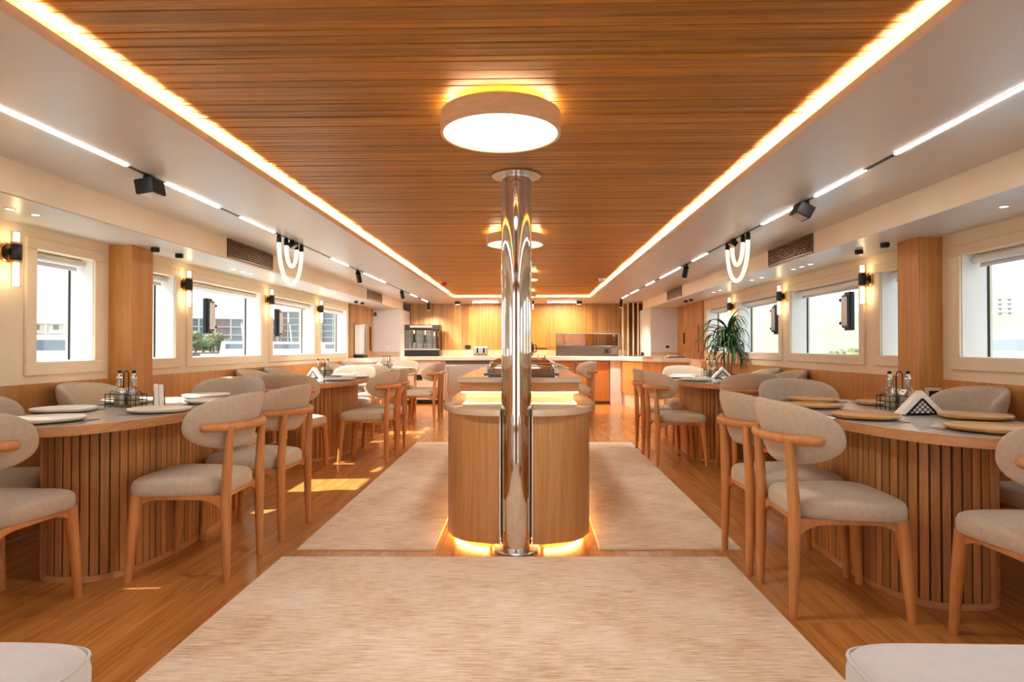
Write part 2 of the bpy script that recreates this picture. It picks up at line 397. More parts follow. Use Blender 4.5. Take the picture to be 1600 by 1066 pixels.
# wainscot panels
def wains(wl, xi, s, ztop, yend):
    y = -1.55
    me = mesh('panel', bb(-.006, .006, .001, .648, .02, ztop), M['panel'])
    while y+.65 <= yend+.3:
        obj('panel', me, None, wl, (xi+s*.006, y, 0)); y += .65
wains(wallL, WL, 1, .868, 9.6); wains(wallR, WR, -1, .878, 9.4)
# wooden pillars on the walls
def pillar(n, x0, x1, y0, y1):
    p = struct(obj(n, bb(x0, x1, y0, y1, 0, ZS-.004), M['ceilback']))
    f = x1 if x0 < 0 else x0; s = 1 if x0 < 0 else -1
    obj('panel', bb(x0, x1, y0-.008, y0, .0, ZS-.004), M['panel'], p)
    obj('panel', bb(f, f+s*.008, y0-.008, y1, .0, ZS-.004), M['panel'], p)
pillar('trim_3', WL, WL+.155, 4.19, 4.42); pillar('trim_4', WR-.14, WR, 4.03, 4.25)
# ---- far wall
wf = struct(obj('wall_far', bb(-3.05, 2.8, YF+.02, YF+.1, -.06, 2.1), M['ceilback']))
gs = []; rr = random.Random(5); x = -2.34
while x < 2.62:
    wd = .036; gs.append((bb(x, x+wd-.006, YF-rr.choice([0, .004, .012]), YF+.02, 1.03, ZD), x)); x += wd
for i in range(0, len(gs), 4):                       # slats a few pixels wide, joined four by four
    o = obj('slat', join(*[q[0] for q in gs[i:i+4]]), M['farw'], wf)
# wood-clad ends of both side walls
for wl, xi, s, y0, y1 in ((wallL, WL, 1, 9.86, 11.36), (wallR, WR, -1, 9.40, 11.02)):
    n = 14; d = (y1-y0)/n
    me = mesh('plank', bb(0, .014, .001, d-.003, .9, ZS-.004), M['farw'])
    for i in range(n):
        obj('plank', me, None, wl, (xi+(0 if s > 0 else -.014), y0+i*d, 0))
# white column boxes at both ends of the bulkheads
tc1 = struct(obj('trim_5', bb(WL, -2.355, 11.36, YF, .9, ZS), M['white']))
tc2 = struct(obj('trim_6', bb(2.14, WR, 11.02, YF, .9, ZS), M['white']))
# pale battens in front of the right end of the far wall
for x, z in ((1.80, .0), (1.90, .01), (2.0, .0), (2.09, .0)):
    obj('batten', bb(x, x+.022, 12.05, 12.12, .915, ZD), M['lampw'], wf)
obj('dark_panel', bb(1.93, 2.09, 12.13, 12.15, .95, ZD), M['ceilback'], wf)  # flat dark panel filling the gaps behind the battens
# cupboard doors set into the wood
hd = obj('wall_hatch', bb(-.10, .365, YF-.03, YF-.012, 1.075, 1.855), M['cabw'], wf)
for z in (1.22, 1.72): obj('hinge', bb(.352, .366, YF-.04, YF-.03, z-.04, z+.04), M['brass'], hd)
dr = obj('cupboard_door', bb(WR-.034, WR-.014, 9.62, 10.72, 1.0, 1.43), M['cabw'], wallR)
obj('door_handle', bb(WR-.05, WR-.034, 10.42, 10.47, 1.14, 1.32), M['black'], dr)
dl_ = obj('cupboard_door', bb(WL+.014, WL+.03, 10.62, 11.3, 1.0, 1.46), M['cabw'], wallL)
obj('door_handle', bb(WL+.03, WL+.046, 11.08, 11.14, 1.02, 1.45), M['black'], dl_)

# ------------------------------------------------------------------ counters along the far end
YC = 11.85
fc = thing('bar_counter', 'long white stone counter along the far slatted wall', 'counter', (0, YC, 0))
def pt(z0, z1, inset, poly):
    return prism([(x, y-YC) for x, y in poly], z0, z1)
topL = [(-2.864, 9.86), (-2.5, 9.86), (-2.5, 11.2), (-2.3, 11.2), (-2.3, 11.76), (1.71, 11.76), (1.80, 11.35), (1.95, 10.85), (2.2, 10.45), (2.619, 10.2), (2.619, 11.019), (2.139, 11.019), (2.139, 12.349), (-2.354, 12.349), (-2.354, 11.359), (-2.864, 11.359)]
obj('countertop', prism([(x, y-YC) for x, y in topL], .835, .91), M['quartzw'], fc, bevel=.004, seg=1)
body = [(-2.863, 9.9), (-2.54, 9.9), (-2.54, 11.25), (-2.34, 11.25), (-2.34, 11.97), (1.66, 11.97), (1.66, 12.3), (-2.353, 12.3), (-2.353, 11.358), (-2.863, 11.358)]
obj('counter_body', prism([(x, y-YC) for x, y in body], .06, .834), M['quartzw'], fc)
obj('kick', bb(-2.33, 1.66, .14, .4, .0, .059), M['dsteel'], fc)
obj('backsplash', join(bb(-2.35, 2.135, YF-.03-YC, YF-.015-YC, .91, 1.03), bb(-2.863, -2.355, 11.345-YC, 11.358-YC, .91, 1.0), bb(2.14, 2.618, 11.005-YC, 11.018-YC, .91, 1.0)), M['splash'], fc)
obj('end_panel', bb(1.545, 1.77, .02, .1, .0, .834), M['quartzw'], fc)
# curved wooden front on the right, over a white plinth
cur = [(1.74, 11.87), (1.82, 11.37), (1.97, 10.87), (2.22, 10.48), (2.615, 10.24)]
import itertools
def dens(pts, n):
    out = []
    for (x0, y0), (x1, y1) in zip(pts, pts[1:]):
        for i in range(n): out.append((x0+(x1-x0)*i/n, y0+(y1-y0)*i/n))
    return out+[pts[-1]]
dc = dens(cur, 3)
for (x0, y0), (x1, y1) in zip(dc, dc[1:]):
    nx, ny = -(y1-y0), (x1-x0); l = math.hypot(nx, ny); nx, ny = nx/l*-.02, ny/l*-.02
    e = .004/l*1
    q = [(x0+(x1-x0)*e, y0-YC+(y1-y0)*e), (x1, y1-YC), (x1-nx, y1-YC-ny), (x0-nx, y0-YC-ny)]
    obj('front_plank', prism(q, .24, .834), M['panel'], fc)
pl_ = cur+[(2.615, 11.0), (2.13, 11.0), (2.13, 11.9)]
obj('plinth', prism([(x+.035, y-YC+.02) if i < 4 else (x, y-YC) for i, (x, y) in enumerate(pl_)], .0, .235), M['quartzw'], fc)
# appliances and cupboards standing under the counter
ap = thing('dishwasher', 'white undercounter dishwasher with a dark square display', 'dishwasher', (-1.93, 11.93, 0))
obj('body', bb(-.25, .25, -.03, .03, .08, .82), M['quartzw'], ap, bevel=.006)
obj('display', bb(-.22, -.10, -.036, -.03, .45, .56), M['screen'], ap)
obj('control_panel', bb(-.24, .0, -.034, -.03, .6, .8), M['white'], ap)
obj('kick', bb(-.2, .25, -.035, .0, .0, .075), M['black'], ap)
fg = thing('steel_fridge', 'stainless undercounter fridge with two doors and a long handle', 'fridge', (-.98, 11.93, 0))
obj('body', bb(-.62, .62, -.0, .03, .03, .82), M['steel'], fg)
obj('top_rail', bb(-.62, .62, -.03, .0, .76, .82), M['dsteel'], fg)
for a, b in ((-.6, -.005), (.005, .6)):
    d = obj('door', bb(a, b, -.03, -.001, .06, .745), M['steel'], fg, bevel=.005)
    obj('handle', tube([(a+.03, -.05, .15), (a+.03, -.05, .7)], .012, 8), M['chrome'], d, smooth=40)
for i, (a, b) in enumerate(((.30, .86), (.90, 1.52))):
    cb = thing('counter_cupboard', ('wooden counter cupboard door left of its black-handled twin', 'wooden counter cupboard door beside the white end panel')[i], 'cupboard', (a, 11.93, 0))
    obj('door', bb(0, b-a, -.03, .03, .06, .805), M['cabw'], cb, bevel=.003, seg=1)
    obj('handle', bb(.03, .045, -.05, -.03, .62, .76), M['black'], cb)
# ------------------------------------------------------------------ rugs
def rug(label, pts, h=.009):
    cx = sum(p[0] for p in pts)/4; cy = sum(p[1] for p in pts)/4
    a = math.atan2(pts[1][1]-pts[0][1], pts[1][0]-pts[0][0])
    loc = [Matrix.Rotation(-a, 3, 'Z') @ Vector((p[0]-cx, p[1]-cy, 0)) for p in pts]
    t = thing('rug', label, 'rug', (cx, cy, 0), a, 'woven beige rugs')
    obj('pile', prism([(v.x*.995, v.y*.997) for v in loc], .001, h), M['rug'], t, bevel=.003, seg=1)
    obj('binding', prism([(v.x, v.y) for v in loc], .0004, h*.55), M['rugedge'], t)
    return t
rug('large beige woven rug in the foreground before the steel post', [(-1.265, .75), (1.03, .81), (1.03-.014, 3.243), (-1.267, 3.183)])
rug('long beige runner rug on the left side of the buffet island', [(-1.235, 3.305), (-.50, 3.315), (-.53, 7.07), (-1.265, 7.06)])
rug('long beige runner rug on the right side of the buffet island', [(.375, 3.348), (1.135, 3.368), (1.16, 7.119), (.40, 7.10)])

# ------------------------------------------------------------------ buffet island and steel post
PX, PY = -.066, 3.345
IC = -.058
isl = thing('buffet_island', 'two-tier oak buffet island with rounded front and glowing plinth', 'buffet', (IC, 3.3, 0))
def outline(h, yf, a, b, p, yb, notch=None, n=18):
    """symmetric plan with a bowed front; a notch of half width notch swallows the post"""
    pts = []
    fy = lambda u: yf+a*u*u+b*abs(u)**p
    for i in range(n+1):
        u = -1+2*i/n; x = u*h
        pts.append((x, fy(u)-3.3))
    if notch:
        dx = PX-IC
        l = [q for q in pts if q[0] < dx-notch]; r = [q for q in pts if q[0] > dx+notch]
        ul, ur = (dx-notch)/h, (dx+notch)/h
        pts = l+[(dx-notch, fy(ul)-3.3), (dx-notch, PY+.1-3.3), (dx+notch, PY+.1-3.3), (dx+notch, fy(ur)-3.3)]+r
    return pts+[(h, yb-3.3-.15), (h*.9, yb-3.3), (-h*.9, yb-3.3), (-h, yb-3.3-.15)]
obj('plinth', prism(outline(.34, 3.42, .09, .12, 8, 6.7, .13), 0, .034), M['ceilback'], isl)
obj('body', prism(outline(.40, 3.322, .09, .14, 8, 6.8, .0835), .034, .715), M['oak'], isl, smooth=30)
obj('led_strip', prism(outline(.365, 3.385, .09, .13, 8, 6.75, .15), .024, .0335), M['isled'], isl)
for s in (-1, 1):
    xx = PX-IC+s*.0855
    obj('edge_trim', bb(xx-.0035, xx+.0035, .012, .024, .034, .715), M['stone'], isl)
obj('lower_countertop', prism(outline(.45, 3.285, .14, .27, 6, 6.85, .0835), .716, .75), M['quartz'], isl, smooth=30, bevel=.006)
def rectin(hx, y0, y1): return [(-hx, y0-3.3), (hx, y0-3.3), (hx, y1-3.3), (-hx, y1-3.3)]
obj('riser', prism(rectin(.345, 4.03, 6.6), .7505, .799), M['quartz'], isl)
obj('riser_led', join(bb(-.37, .37, 3.985-3.3, 3.998-3.3, .789, .7985), bb(-.372, -.36, 3.99-3.3, 6.6-3.3, .789, .7985), bb(.36, .372, 3.99-3.3, 6.6-3.3, .789, .7985)), M['isled2'], isl)
obj('upper_band', prism(outline(.378, 3.955, .02, .0, 2, 6.66), .799, .855), M['oakh'], isl)
obj('upper_countertop', prism(outline(.395, 3.93, .022, .0, 2, 6.68), .856, .89), M['quartz'], isl, bevel=.008)
po = thing('support_post', 'tall polished steel support post before the buffet island', 'post', (PX, PY, 0))
obj('shaft', lathe([(.081, .012), (.081, ZW-.012)], 64), M['chrome'], po, smooth=40)
obj('base_plate', lathe([(.126, .0), (.126, .012), (.122, .016), (.084, .016)], 48), M['steel'], po, smooth=30)
obj('top_plate', lathe([(.084, ZW-.011), (.132, ZW-.010), (.132, ZW-.003)], 48), M['steel'], po, smooth=30)
ch = thing('chafing_dish', 'polished chafing dish standing on the buffet island', 'chafing dish', (IC+.01, 4.22, .8905))
obj('base', bb(-.245, .245, -.16, .16, .006, .022), M['dsteel'], ch, bevel=.004)
for sx in (-1, 1):
    for sy in (-1, 1):
        obj('leg', tube([(sx*.225, sy*.13, .0), (sx*.225, sy*.13, .05), (sx*.205, sy*.12, .075)], .014, 10), M['chrome'], ch, smooth=40)
obj('pan', bb(-.205, .205, -.125, .125, .03, .062), M['chrome'], ch, bevel=.01)
obj('rim', bb(-.21, .21, -.13, .13, .066, .076), M['chrome'], ch, bevel=.003)
lidp = [(-.205, .077), (.205, .077), (.19, .10), (.15, .118), (-.15, .118), (-.19, .10)]
obj('lid', extr(lidp, -.125, .125, 'y'), M['chrome'], ch, bevel=.01)
obj('lid_handle', tube([(-.06, -.135, .09), (-.06, -.155, .095), (.06, -.155, .095), (.06, -.135, .09)], .006, 8), M['black'], ch, smooth=40)

# ------------------------------------------------------------------ dining chair (faces +Y)
def make_chair():
    t = thing('dining_chair', '', 'chair', (0, 0, 0), 0, 'round-backed dining chairs')
    N = 44
    def out(k, z, dz=0):
        r = []
        for i in range(N):
            a = 2*PI*i/N; c, s = math.cos(a), math.sin(a)
            n = 4.6
            x = math.copysign(abs(c)**(2/n), c); y = math.copysign(abs(s)**(2/n), s)
            wdt = .213+.028*y; r.append((k*x*wdt, k*y*.228+.008, z-dz*(x*x)*.5))
        return r
    g = loft([out(.97, .394), out(.998, .400), out(1.006, .420), out(1.0, .444), out(.975, .458), out(.92, .467), out(.75, .476), out(.4, .484), out(.08, .485)])
    obj('seat', g, M['fab'], t, smooth=60)
    # curved oval backrest
    R, P, Y0, ZC, HH, T = .262, 1.32, .012, .730, .134, .027
    rings = []; K = 44
    rad = [.0, .35, .6, .8, .92, .975, 1.0]
    def pad(r, side):
        ring = []
        for i in range(K):
            a = 2*PI*i/K; n = 2.35
            u = r*math.copysign(abs(math.cos(a))**(2/n), math.cos(a)); v = r*math.copysign(abs(math.sin(a))**(2/n), math.sin(a))
            th = T*math.sqrt(max(0, 1-r**5))*side
            rr_ = R+th; ph = u*P
            ring.append((rr_*math.sin(ph), Y0-rr_*math.cos(ph)-.035*v, ZC+HH*v+.006*u*u))
        return ring
    rings = [pad(max(r, .04), 1) for r in rad]+[pad(max(r, .04), -1) for r in reversed(rad[:-1])]
    obj('backrest', loft(rings), M['fab'], t, smooth=70)
    # bent wooden rail round the outside of the backrest
    pts = []
    for i in range(21):
        ph = -.98+1.96*i/20; q = R+T+.014-.012*(abs(ph)/.98)**4
        pts.append((q*math.sin(ph), Y0-q*math.cos(ph), .712))
    obj('back_rail', tube(pts, .0205, 12, 'round'), M['chairw'], t, smooth=50)
    for s in (-1, 1):
        obj('leg', tube([(s*.203, .222, .0), (s*.199, .205, .22), (s*.192, .186, .40)], [.0165, .0225, .0275], 12), M['chairw'], t, smooth=50)
        obj('leg', tube([(s*.187, -.228, .0), (s*.186, -.224, .2), (s*.185, -.222, .42), (s*.182, -.231, .58), (s*.178, -.240, .705)], [.0155, .0215, .0245, .021, .0165], 12), M['chairw'], t, smooth=50)
    # seat frame: arched rails
    def arch(a0, a1, d): # polygon (a,z): flat top, arched bottom
        p = [(a0, .397), (a0, .330)]
        n = 12
        for i in range(n+1):
            q = i/n; a = a0+(a1-a0)*q; e = min(q, 1-q)*abs(a1-a0)
            p.append((a, .336+.041*min(1, (e/.08))**.6))
        return p+[(a1, .330), (a1, .397)]
    gs = []
    for s in (-1, 1): gs.append(extr(arch(-.205, .185, 0), s*.19-.010, s*.19+.010, 'x'))
    gs.append(extr(arch(-.185, .185, 0), .178, .198, 'y')); gs.append(extr(arch(-.18, .18, 0), -.212, -.194, 'y'))
    obj('seat_frame', join(*gs), M['chairw'], t, bevel=.002, seg=1)
    return t
chair0 = make_chair(); used = [False]
def chair(x, y, rz, label):
    if not used[0]:
        used[0] = True; c = chair0; c.location = (x, y, 0); c.rotation_euler = (0, 0, rz); c['label'] = label; return c
    return copy_tree(chair0, label, (x, y, 0), rz)

# ------------------------------------------------------------------ oval dining table
def make_table():
    t = thing('dining_table', '', 'table', (0, 0, 0), 0, 'oval dining tables')
    top = superell(.405, .895, 2.25, 96)
    obj('tabletop', prism(superell(.399, .889, 2.25, 96), .722, .7505), M['stone'], t, smooth=30)
    v, f = [], []
    inn = superell(.399, .889, 2.25, 96)
    n = 96
    rings = [[(x, y, .708) for x, y in inn], [(x, y, .708) for x, y in top], [(x, y, .7495) for x, y in top], [(x, y, .7495) for x, y in inn]]
    for k in range(4): v += rings[k]
    for k in range(4):
        for i in range(n):
            j = (i+1) % n; f.append((k*n+i, k*n+j, ((k+1) % 4)*n+j, ((k+1) % 4)*n+i))
    obj('edge_band', (v, f), M['rim'], t, smooth=30)
    obj('underside', prism(superell(.395, .885, 2.25, 64), .706, .7215), M['rim'], t)
    A, B, NN = .262, .575, 2.9
    obj('core', prism(superell(A-.011, B-.011, NN, 64), .0, .705), M['core'], t)
    obj('plinth_ring', prism(superell(A+.006, B+.006, NN, 96), .0, .028), M['rim'], t, smooth=30)
    # slats set round the base one by one
    dense = superell(A, B, NN, 2400); per = 0; acc = [0]
    for i in range(2400):
        a, b = dense[i], dense[(i+1) % 2400]; per += math.hypot(b[0]-a[0], b[1]-a[1]); acc.append(per)
    ns = 74; j = 0
    ms = [mesh('slat', box(0, 0, .367, wd, .016, .676), M['slatw'], None, .002, 1) for wd in (.033, .0355, .0305)]
    rr = random.Random(11)
    for k in range(ns):
        s = per*(k+.5)/ns
        while acc[j+1] < s: j += 1
        a, b = dense[j], dense[(j+1) % 2400]; ang = math.atan2(b[1]-a[1], b[0]-a[0])
        obj('slat', ms[rr.choice([0, 0, 1, 2])], None, t, (a[0], a[1], 0), (0, 0, ang))
    return t
table0 = make_table(); tused = [False]
def table(x, y, rz, label):
    if not tused[0]:
        tused[0] = True; table0.location = (x, y, 0); table0.rotation_euler = (0, 0, rz); table0['label'] = label; return table0
    return copy_tree(table0, label, (x, y, 0), rz)
# table ware prototypes
plate_me = mesh('plate', lathe([(.085, .0), (.125, .003), (.142, .010), (.146, .018), (.143, .021), (.132, .015), (.09, .011), (.01, .010)], 40), M['plate'], 40)
platew_me = plate_me.copy(); platew_me.materials.clear(); platew_me.materials.append(M['platew'])
mat_me = mesh('placemat', box(0, 0, .0012, .32, .22, .0024), M['mat'], None, .001, 1)
def plate(me, x, y, label, group):
    return tag(obj('plate', me, None, None, (x, y, .7535)), label, 'plate', group)
def placemat(x, y, rz, label):
    return tag(obj('placemat', mat_me, None, None, (x, y, .7508), (0, 0, rz)), label, 'placemat', 'grey woven placemats')
def make_caddy():
    t = thing('condiment_rack', '', 'condiment rack', (0, 0, 0), 0, 'wire condiment racks')
    r_ = .0022
    def loop(z, hx=.092, hy=.05):
        p = [(-hx, -hy, z), (hx, -hy, z), (hx, hy, z), (-hx, hy, z), (-hx, -hy, z)]
        return join(*[tube([p[i], p[i+1]], r_, 6) for i in range(4)])
    posts = [tube([(sx*.092, sy*.05, 0), (sx*.092, sy*.05, .076)], r_, 6) for sx in (-1, 1) for sy in (-1, 1)]
    ears = [tube([(sx*.092, -.02, .0)]+[(sx*.094, -.02*math.cos(PI*i/8), .072+.018*math.sin(PI*i/8)) for i in range(9)]+[(sx*.092, .02, .0)], r_, 6) for sx in (-1, 1)]
    obj('wire_basket', join(loop(.018), loop(.045), loop(.074), *posts, *ears), M['black'], t)
    obj('base', bb(-.088, .088, -.044, -.03446, .006, .010), M['black'], t)
    hp = [(-.018, 0, .01), (-.018, 0, .18)]+[(-.018*math.cos(PI*i/8), 0, .18+.022*math.sin(PI*i/8)) for i in range(1, 9)]+[(.018, 0, .01)]
    obj('handle', tube(hp, .0028, 8), M['black'], t)
    return t
def make_cruet():
    t = thing('cruet', '', 'cruet bottle', (0, 0, 0), 0, 'glass oil and vinegar cruets')
    obj('bottle', lathe([(.020, .0), (.029, .003), (.030, .012), (.030, .075), (.026, .092), (.014, .112), (.0125, .135), (.016, .138), (.016, .145)], 20), M['cglass'], t, smooth=50)
    obj('filling', lathe([(.024, .004), (.027, .012), (.027, .055)], 16), M['oil'], t, smooth=50)
    obj('pourer', lathe([(.0125, .110), (.0125, .140), (.017, .146), (.017, .152), (.011, .158), (.009, .178)], 14), M['chrome'], t, smooth=40)
    obj('stopper', lathe([(.009, .178), (.0105, .182), (.0105, .190), (.004, .194)], 12), M['black'], t, smooth=40)
    return t
def make_shaker():
    t = thing('shaker', '', 'shaker', (0, 0, 0), 0, 'steel salt and pepper shakers')
    obj('body', lathe([(.019, 0), (.020, .003), (.020, .072)], 18), M['steel'], t, smooth=40)
    obj('cap', lathe([(.0205, .072), (.0205, .092), (.016, .099), (.004, .101)], 18), M['chrome'], t, smooth=40)
    return t
def make_napkins():
    """a black perforated triangular holder with a folded white napkin rising behind it; faces -Y"""
    t = thing('napkin_holder', '', 'napkin holder', (0, 0, 0), 0, 'black triangular napkin holders')
    h = .080; gs = []
    # frame: three bars and a lattice parallel to the two slopes
    def bar(p, q, wd, y=-.030):
        (x0, z0), (x1, z1) = p, q; l = math.hypot(x1-x0, z1-z0); nx, nz = -(z1-z0)/l*wd/2, (x1-x0)/l*wd/2
        return extr([(x0+nx, z0+nz), (x0-nx, z0-nz), (x1-nx, z1-nz), (x1+nx, z1+nz)], y, y+.002, 'y')
    gs += [bar((-h, .006), (h, .006), .012), bar((-h+.004, .004), (0, h), .011), bar((h-.004, .004), (0, h), .011)]
    for i in range(1, 6):
        q = -h+2*h*i/6
        # line going up-right from (q,0): z = x-q until the right slope z = h-x
        gs.append(bar((q, .004), ((h+q)/2, (h-q)/2), .0035)); gs.append(bar((q, .004), ((q-h)/2, (q+h)/2), .0035))
    front = join(*gs)
    obj('perforated_front', front, M['black'], t)
    obj('back_plate', extr([(-h, 0), (h, 0), (0, h)], .026, .028, 'y'), M['black'], t)
    obj('base', bb(-h, h, -.028, .028, .0, .003), M['black'], t)
    nk = tag(obj('napkin', extr([(-.118, .004), (.118, .004), (.0, .122)], -.027, -.005, 'y'), M['napkin'], None, bevel=.003), '', 'napkin', 'folded white napkins')
    nk2 = tag(obj('napkin', extr([(-.116, .004), (.116, .004), (.0, .119)], -.003, .020, 'y'), M['napkin'], None, bevel=.003), '', 'napkin', 'folded white napkins')
    return t, nk, nk2
caddy0, cruet0, shaker0, (nh0, nk0, nkb0) = make_caddy(), make_cruet(), make_shaker(), make_napkins()
first = {}
def put(proto, label, loc, rz):
    k = proto.name
    if k not in first:
        first[k] = 1; proto['label'] = label; proto.location = loc; proto.rotation_euler = (0, 0, rz); return proto
    return copy_tree(proto, label, loc, rz)
ZT = .7510
def rotv(dx, dy, rz): return dx*math.cos(rz)-dy*math.sin(rz), dx*math.sin(rz)+dy*math.cos(rz)
def tableware(T, cx, cy, aisle, cad, nap, plates, wooden):
    """T: words naming the table"""
    me = platew_me if wooden else plate_me; kind = 'light wooden' if wooden else 'cream stoneware'
    for w_, (dx, dy, rz) in plates.items():
        placemat(cx+dx, cy+dy, rz, 'grey woven placemat %s of the %s' % (w_, T))
        plate(me, cx+dx, cy+dy, '%s plate %s of the %s' % (kind, w_, T), 'plates set out on the dining tables').location.z = .7534
    x, y, rz = cad
    put(caddy0, 'black wire condiment rack on the %s' % T, (x, y, ZT), rz)
    for nm, dx in (('left', -.052), ('right', .052)):
        ox, oy = rotv(dx, .004, rz)
        put(cruet0, '%s glass cruet in the rack on the %s' % (nm, T), (x+ox, y+oy, ZT+.0105), rz)
    for nm, dx in (('left', -.0), ('right', .0)):
        ox, oy = rotv(0, -.024 if nm == 'left' else .026, rz)
        put(shaker0, 'steel shaker %s the cruets on the %s' % ('before' if nm == 'left' else 'behind', T), (x+ox, y+oy, ZT+.0105), rz)
    x, y, rz = nap
    put(nh0, 'black triangular napkin holder on the %s' % T, (x, y, ZT), rz)
    put(nk0, 'front folded white napkin in the holder on the %s' % T, (x, y, ZT), rz)
    put(nkb0, 'rear folded white napkin in the holder on the %s' % T, (x, y, ZT), rz)
H = PI/2
SPOTS = {'at the near end': (0, -.70, 0), 'at the far end': (0, .66, 0), 'on the near aisle side': (.245, -.27, H), 'on the far aisle side': (.245, .25, H),
         'on the near window side': (-.25, -.27, H), 'on the far window side': (-.25, .25, H)}
def spots(sgn, drop=()): return {k: (v[0]*sgn, v[1], v[2]) for k, v in SPOTS.items() if k not in drop}
TABLES = [
 ('nearest left table', -2.12, 3.40, 1, (-2.20, 3.36, -.30), (-2.10, 3.50, -1.0)),
 ('middle left table', -2.11, 6.43, 1, (-2.25, 6.78, .1), (-2.27, 6.58, -.5)),
 ('farthest left table', -2.11, 9.22, 1, (-2.12, 9.25, .2), (-2.17, 9.05, -.5)),
 ('nearest right table', 1.80, 3.20, -1, (1.96, 3.36, .12), (1.90, 3.10, .06)),
 ('second right table', 1.87, 6.45, -1, (2.03, 7.02, .6), (2.06, 6.72, .0)),
 ('table behind the island', .22, 9.75, -1, (.20, 9.7, .2), (.20, 9.45, .2)),
]
MOVED = {'nearest right table': {'on the far window side': (.23, .42), 'at the far end': (-.07, .67)},
 'middle left table': {'on the far window side': (-.255, -.02), 'on the near window side': (-.245, -.37)},
 'second right table': {'at the far end': (-.12, .64), 'on the far window side': (.25, .0), 'on the near window side': (.245, -.35)}}
for T, x, y, sg, cad, nap in TABLES:
    table(x, y, 0, 'oval dining table with slatted wooden base, the '+T)
    sp = spots(sg)
    for k, v in MOVED.get(T, {}).items(): sp[k] = (v[0], v[1], sp[k][2])
    tableware(T, x, y, sg, cad, nap, sp, T == 'nearest right table')
def ch_set(T, cx, items):
    for w_, (x, y, rz) in items.items(): chair(x, y, rz, 'beige dining chair %s of the %s' % (w_, T))
R_ = math.radians
ch_set('nearest left table', 0, {'on the aisle side nearest the camera': (-1.625, 3.04, R_(91)), 'farther along the aisle side': (-1.60, 3.665, R_(87)),
  'at the near end': (-2.165, 2.455, R_(-2)), 'at the far end': (-2.15, 4.33, R_(180)), 'on the near window side': (-2.565, 2.93, R_(-90)), 'on the far window side': (-2.565, 3.80, R_(-90))})
ch_set('middle left table', 0, {'on the near aisle side': (-1.545, 6.0, R_(88)), 'on the far aisle side': (-1.56, 6.52, R_(92)),
  'at the near end': (-2.06, 5.45, R_(-4)), 'at the far end': (-2.10, 7.40, R_(180)), 'on the near window side': (-2.565, 6.1, R_(-90)), 'on the far window side': (-2.565, 6.72, R_(-90))})
ch_set('farthest left table', 0, {'on the near aisle side': (-1.535, 8.88, R_(88)), 'on the far aisle side': (-1.545, 9.36, R_(92)),
  'at the near end': (-2.08, 8.25, R_(0)), 'at the far end': (-2.08, 10.18, R_(180)), 'on the near window side': (-2.565, 8.75, R_(-90)), 'on the far window side': (-2.565, 9.45, R_(-90))})
ch_set('nearest right table', 0, {'on the aisle side nearest the camera': (1.285, 2.71, R_(-91)), 'farther along the aisle side': (1.275, 3.19, R_(-90)),
  'at the near end': (1.815, 2.20, R_(2)), 'at the far end': (1.80, 4.13, R_(180)), 'on the near window side': (2.315, 2.72, R_(90)), 'on the far window side': (2.315, 3.55, R_(90))})
ch_set('second right table', 0, {'on the near aisle side': (1.385, 5.90, R_(-88)), 'on the far aisle side': (1.375, 6.50, R_(-90)),
  'at the near end': (1.925, 5.56, R_(0)), 'at the far end': (1.84, 7.36, R_(180)), 'on the near window side': (2.32, 6.0, R_(90)), 'on the far window side': (2.32, 6.62, R_(90))})
ch_set('table behind the island', 0, {'on the right side nearest the camera': (.735, 9.50, R_(90)), 'farther along the right side': (.735, 10.08, R_(90)),
  'at the near end': (.27, 8.86, R_(0)), 'on the left side nearest the camera': (-.30, 9.45, R_(-90)), 'farther along the left side': (-.30, 10.08, R_(-90)), 'at the far end': (.22, 10.70, R_(180))})

# ------------------------------------------------------------------ poufs in the foreground
def pouf(label, x0, x1, y0, y1):
    cx, cy = (x0+x1)/2, (y0+y1)/2; a, b = (x1-x0)/2, (y1-y0)/2
    t = thing('pouf', label, 'pouf', (cx, cy, .0125), 0, 'pale upholstered poufs')
    def rg(k, z, e): return [(x, y, z) for x, y in superell(a*k, b*k, e, 72)]
    obj('upholstery', loft([rg(.97, .05, 9), rg(.995, .10, 10), rg(1, .25, 10), rg(1, .355, 10), rg(.992, .378, 10), rg(.965, .397, 9), rg(.9, .408, 8), rg(.7, .418, 6), rg(.4, .424, 4), rg(.05, .426, 2)]), M['bench'], t, smooth=60)
    obj('piping', tube([(x, y, .384) for x, y in superell(a*.992, b*.992, 10, 72)]+[(a*.992, 0, .384)], .004, 6), M['bench'], t, smooth=60)
    for sx in (-1, 1):
        for sy in (-1, 1): obj('leg', lathe([(.02, 0), (.026, .06)], 12, (sx*a*.85, sy*b*.85, 0)), M['chairw'], t, smooth=40)
pouf('pale upholstered pouf at the lower left corner', -1.75, -.955, .62, 1.41)
pouf('pale upholstered pouf at the lower right corner', .69, 1.48, .66, 1.46)
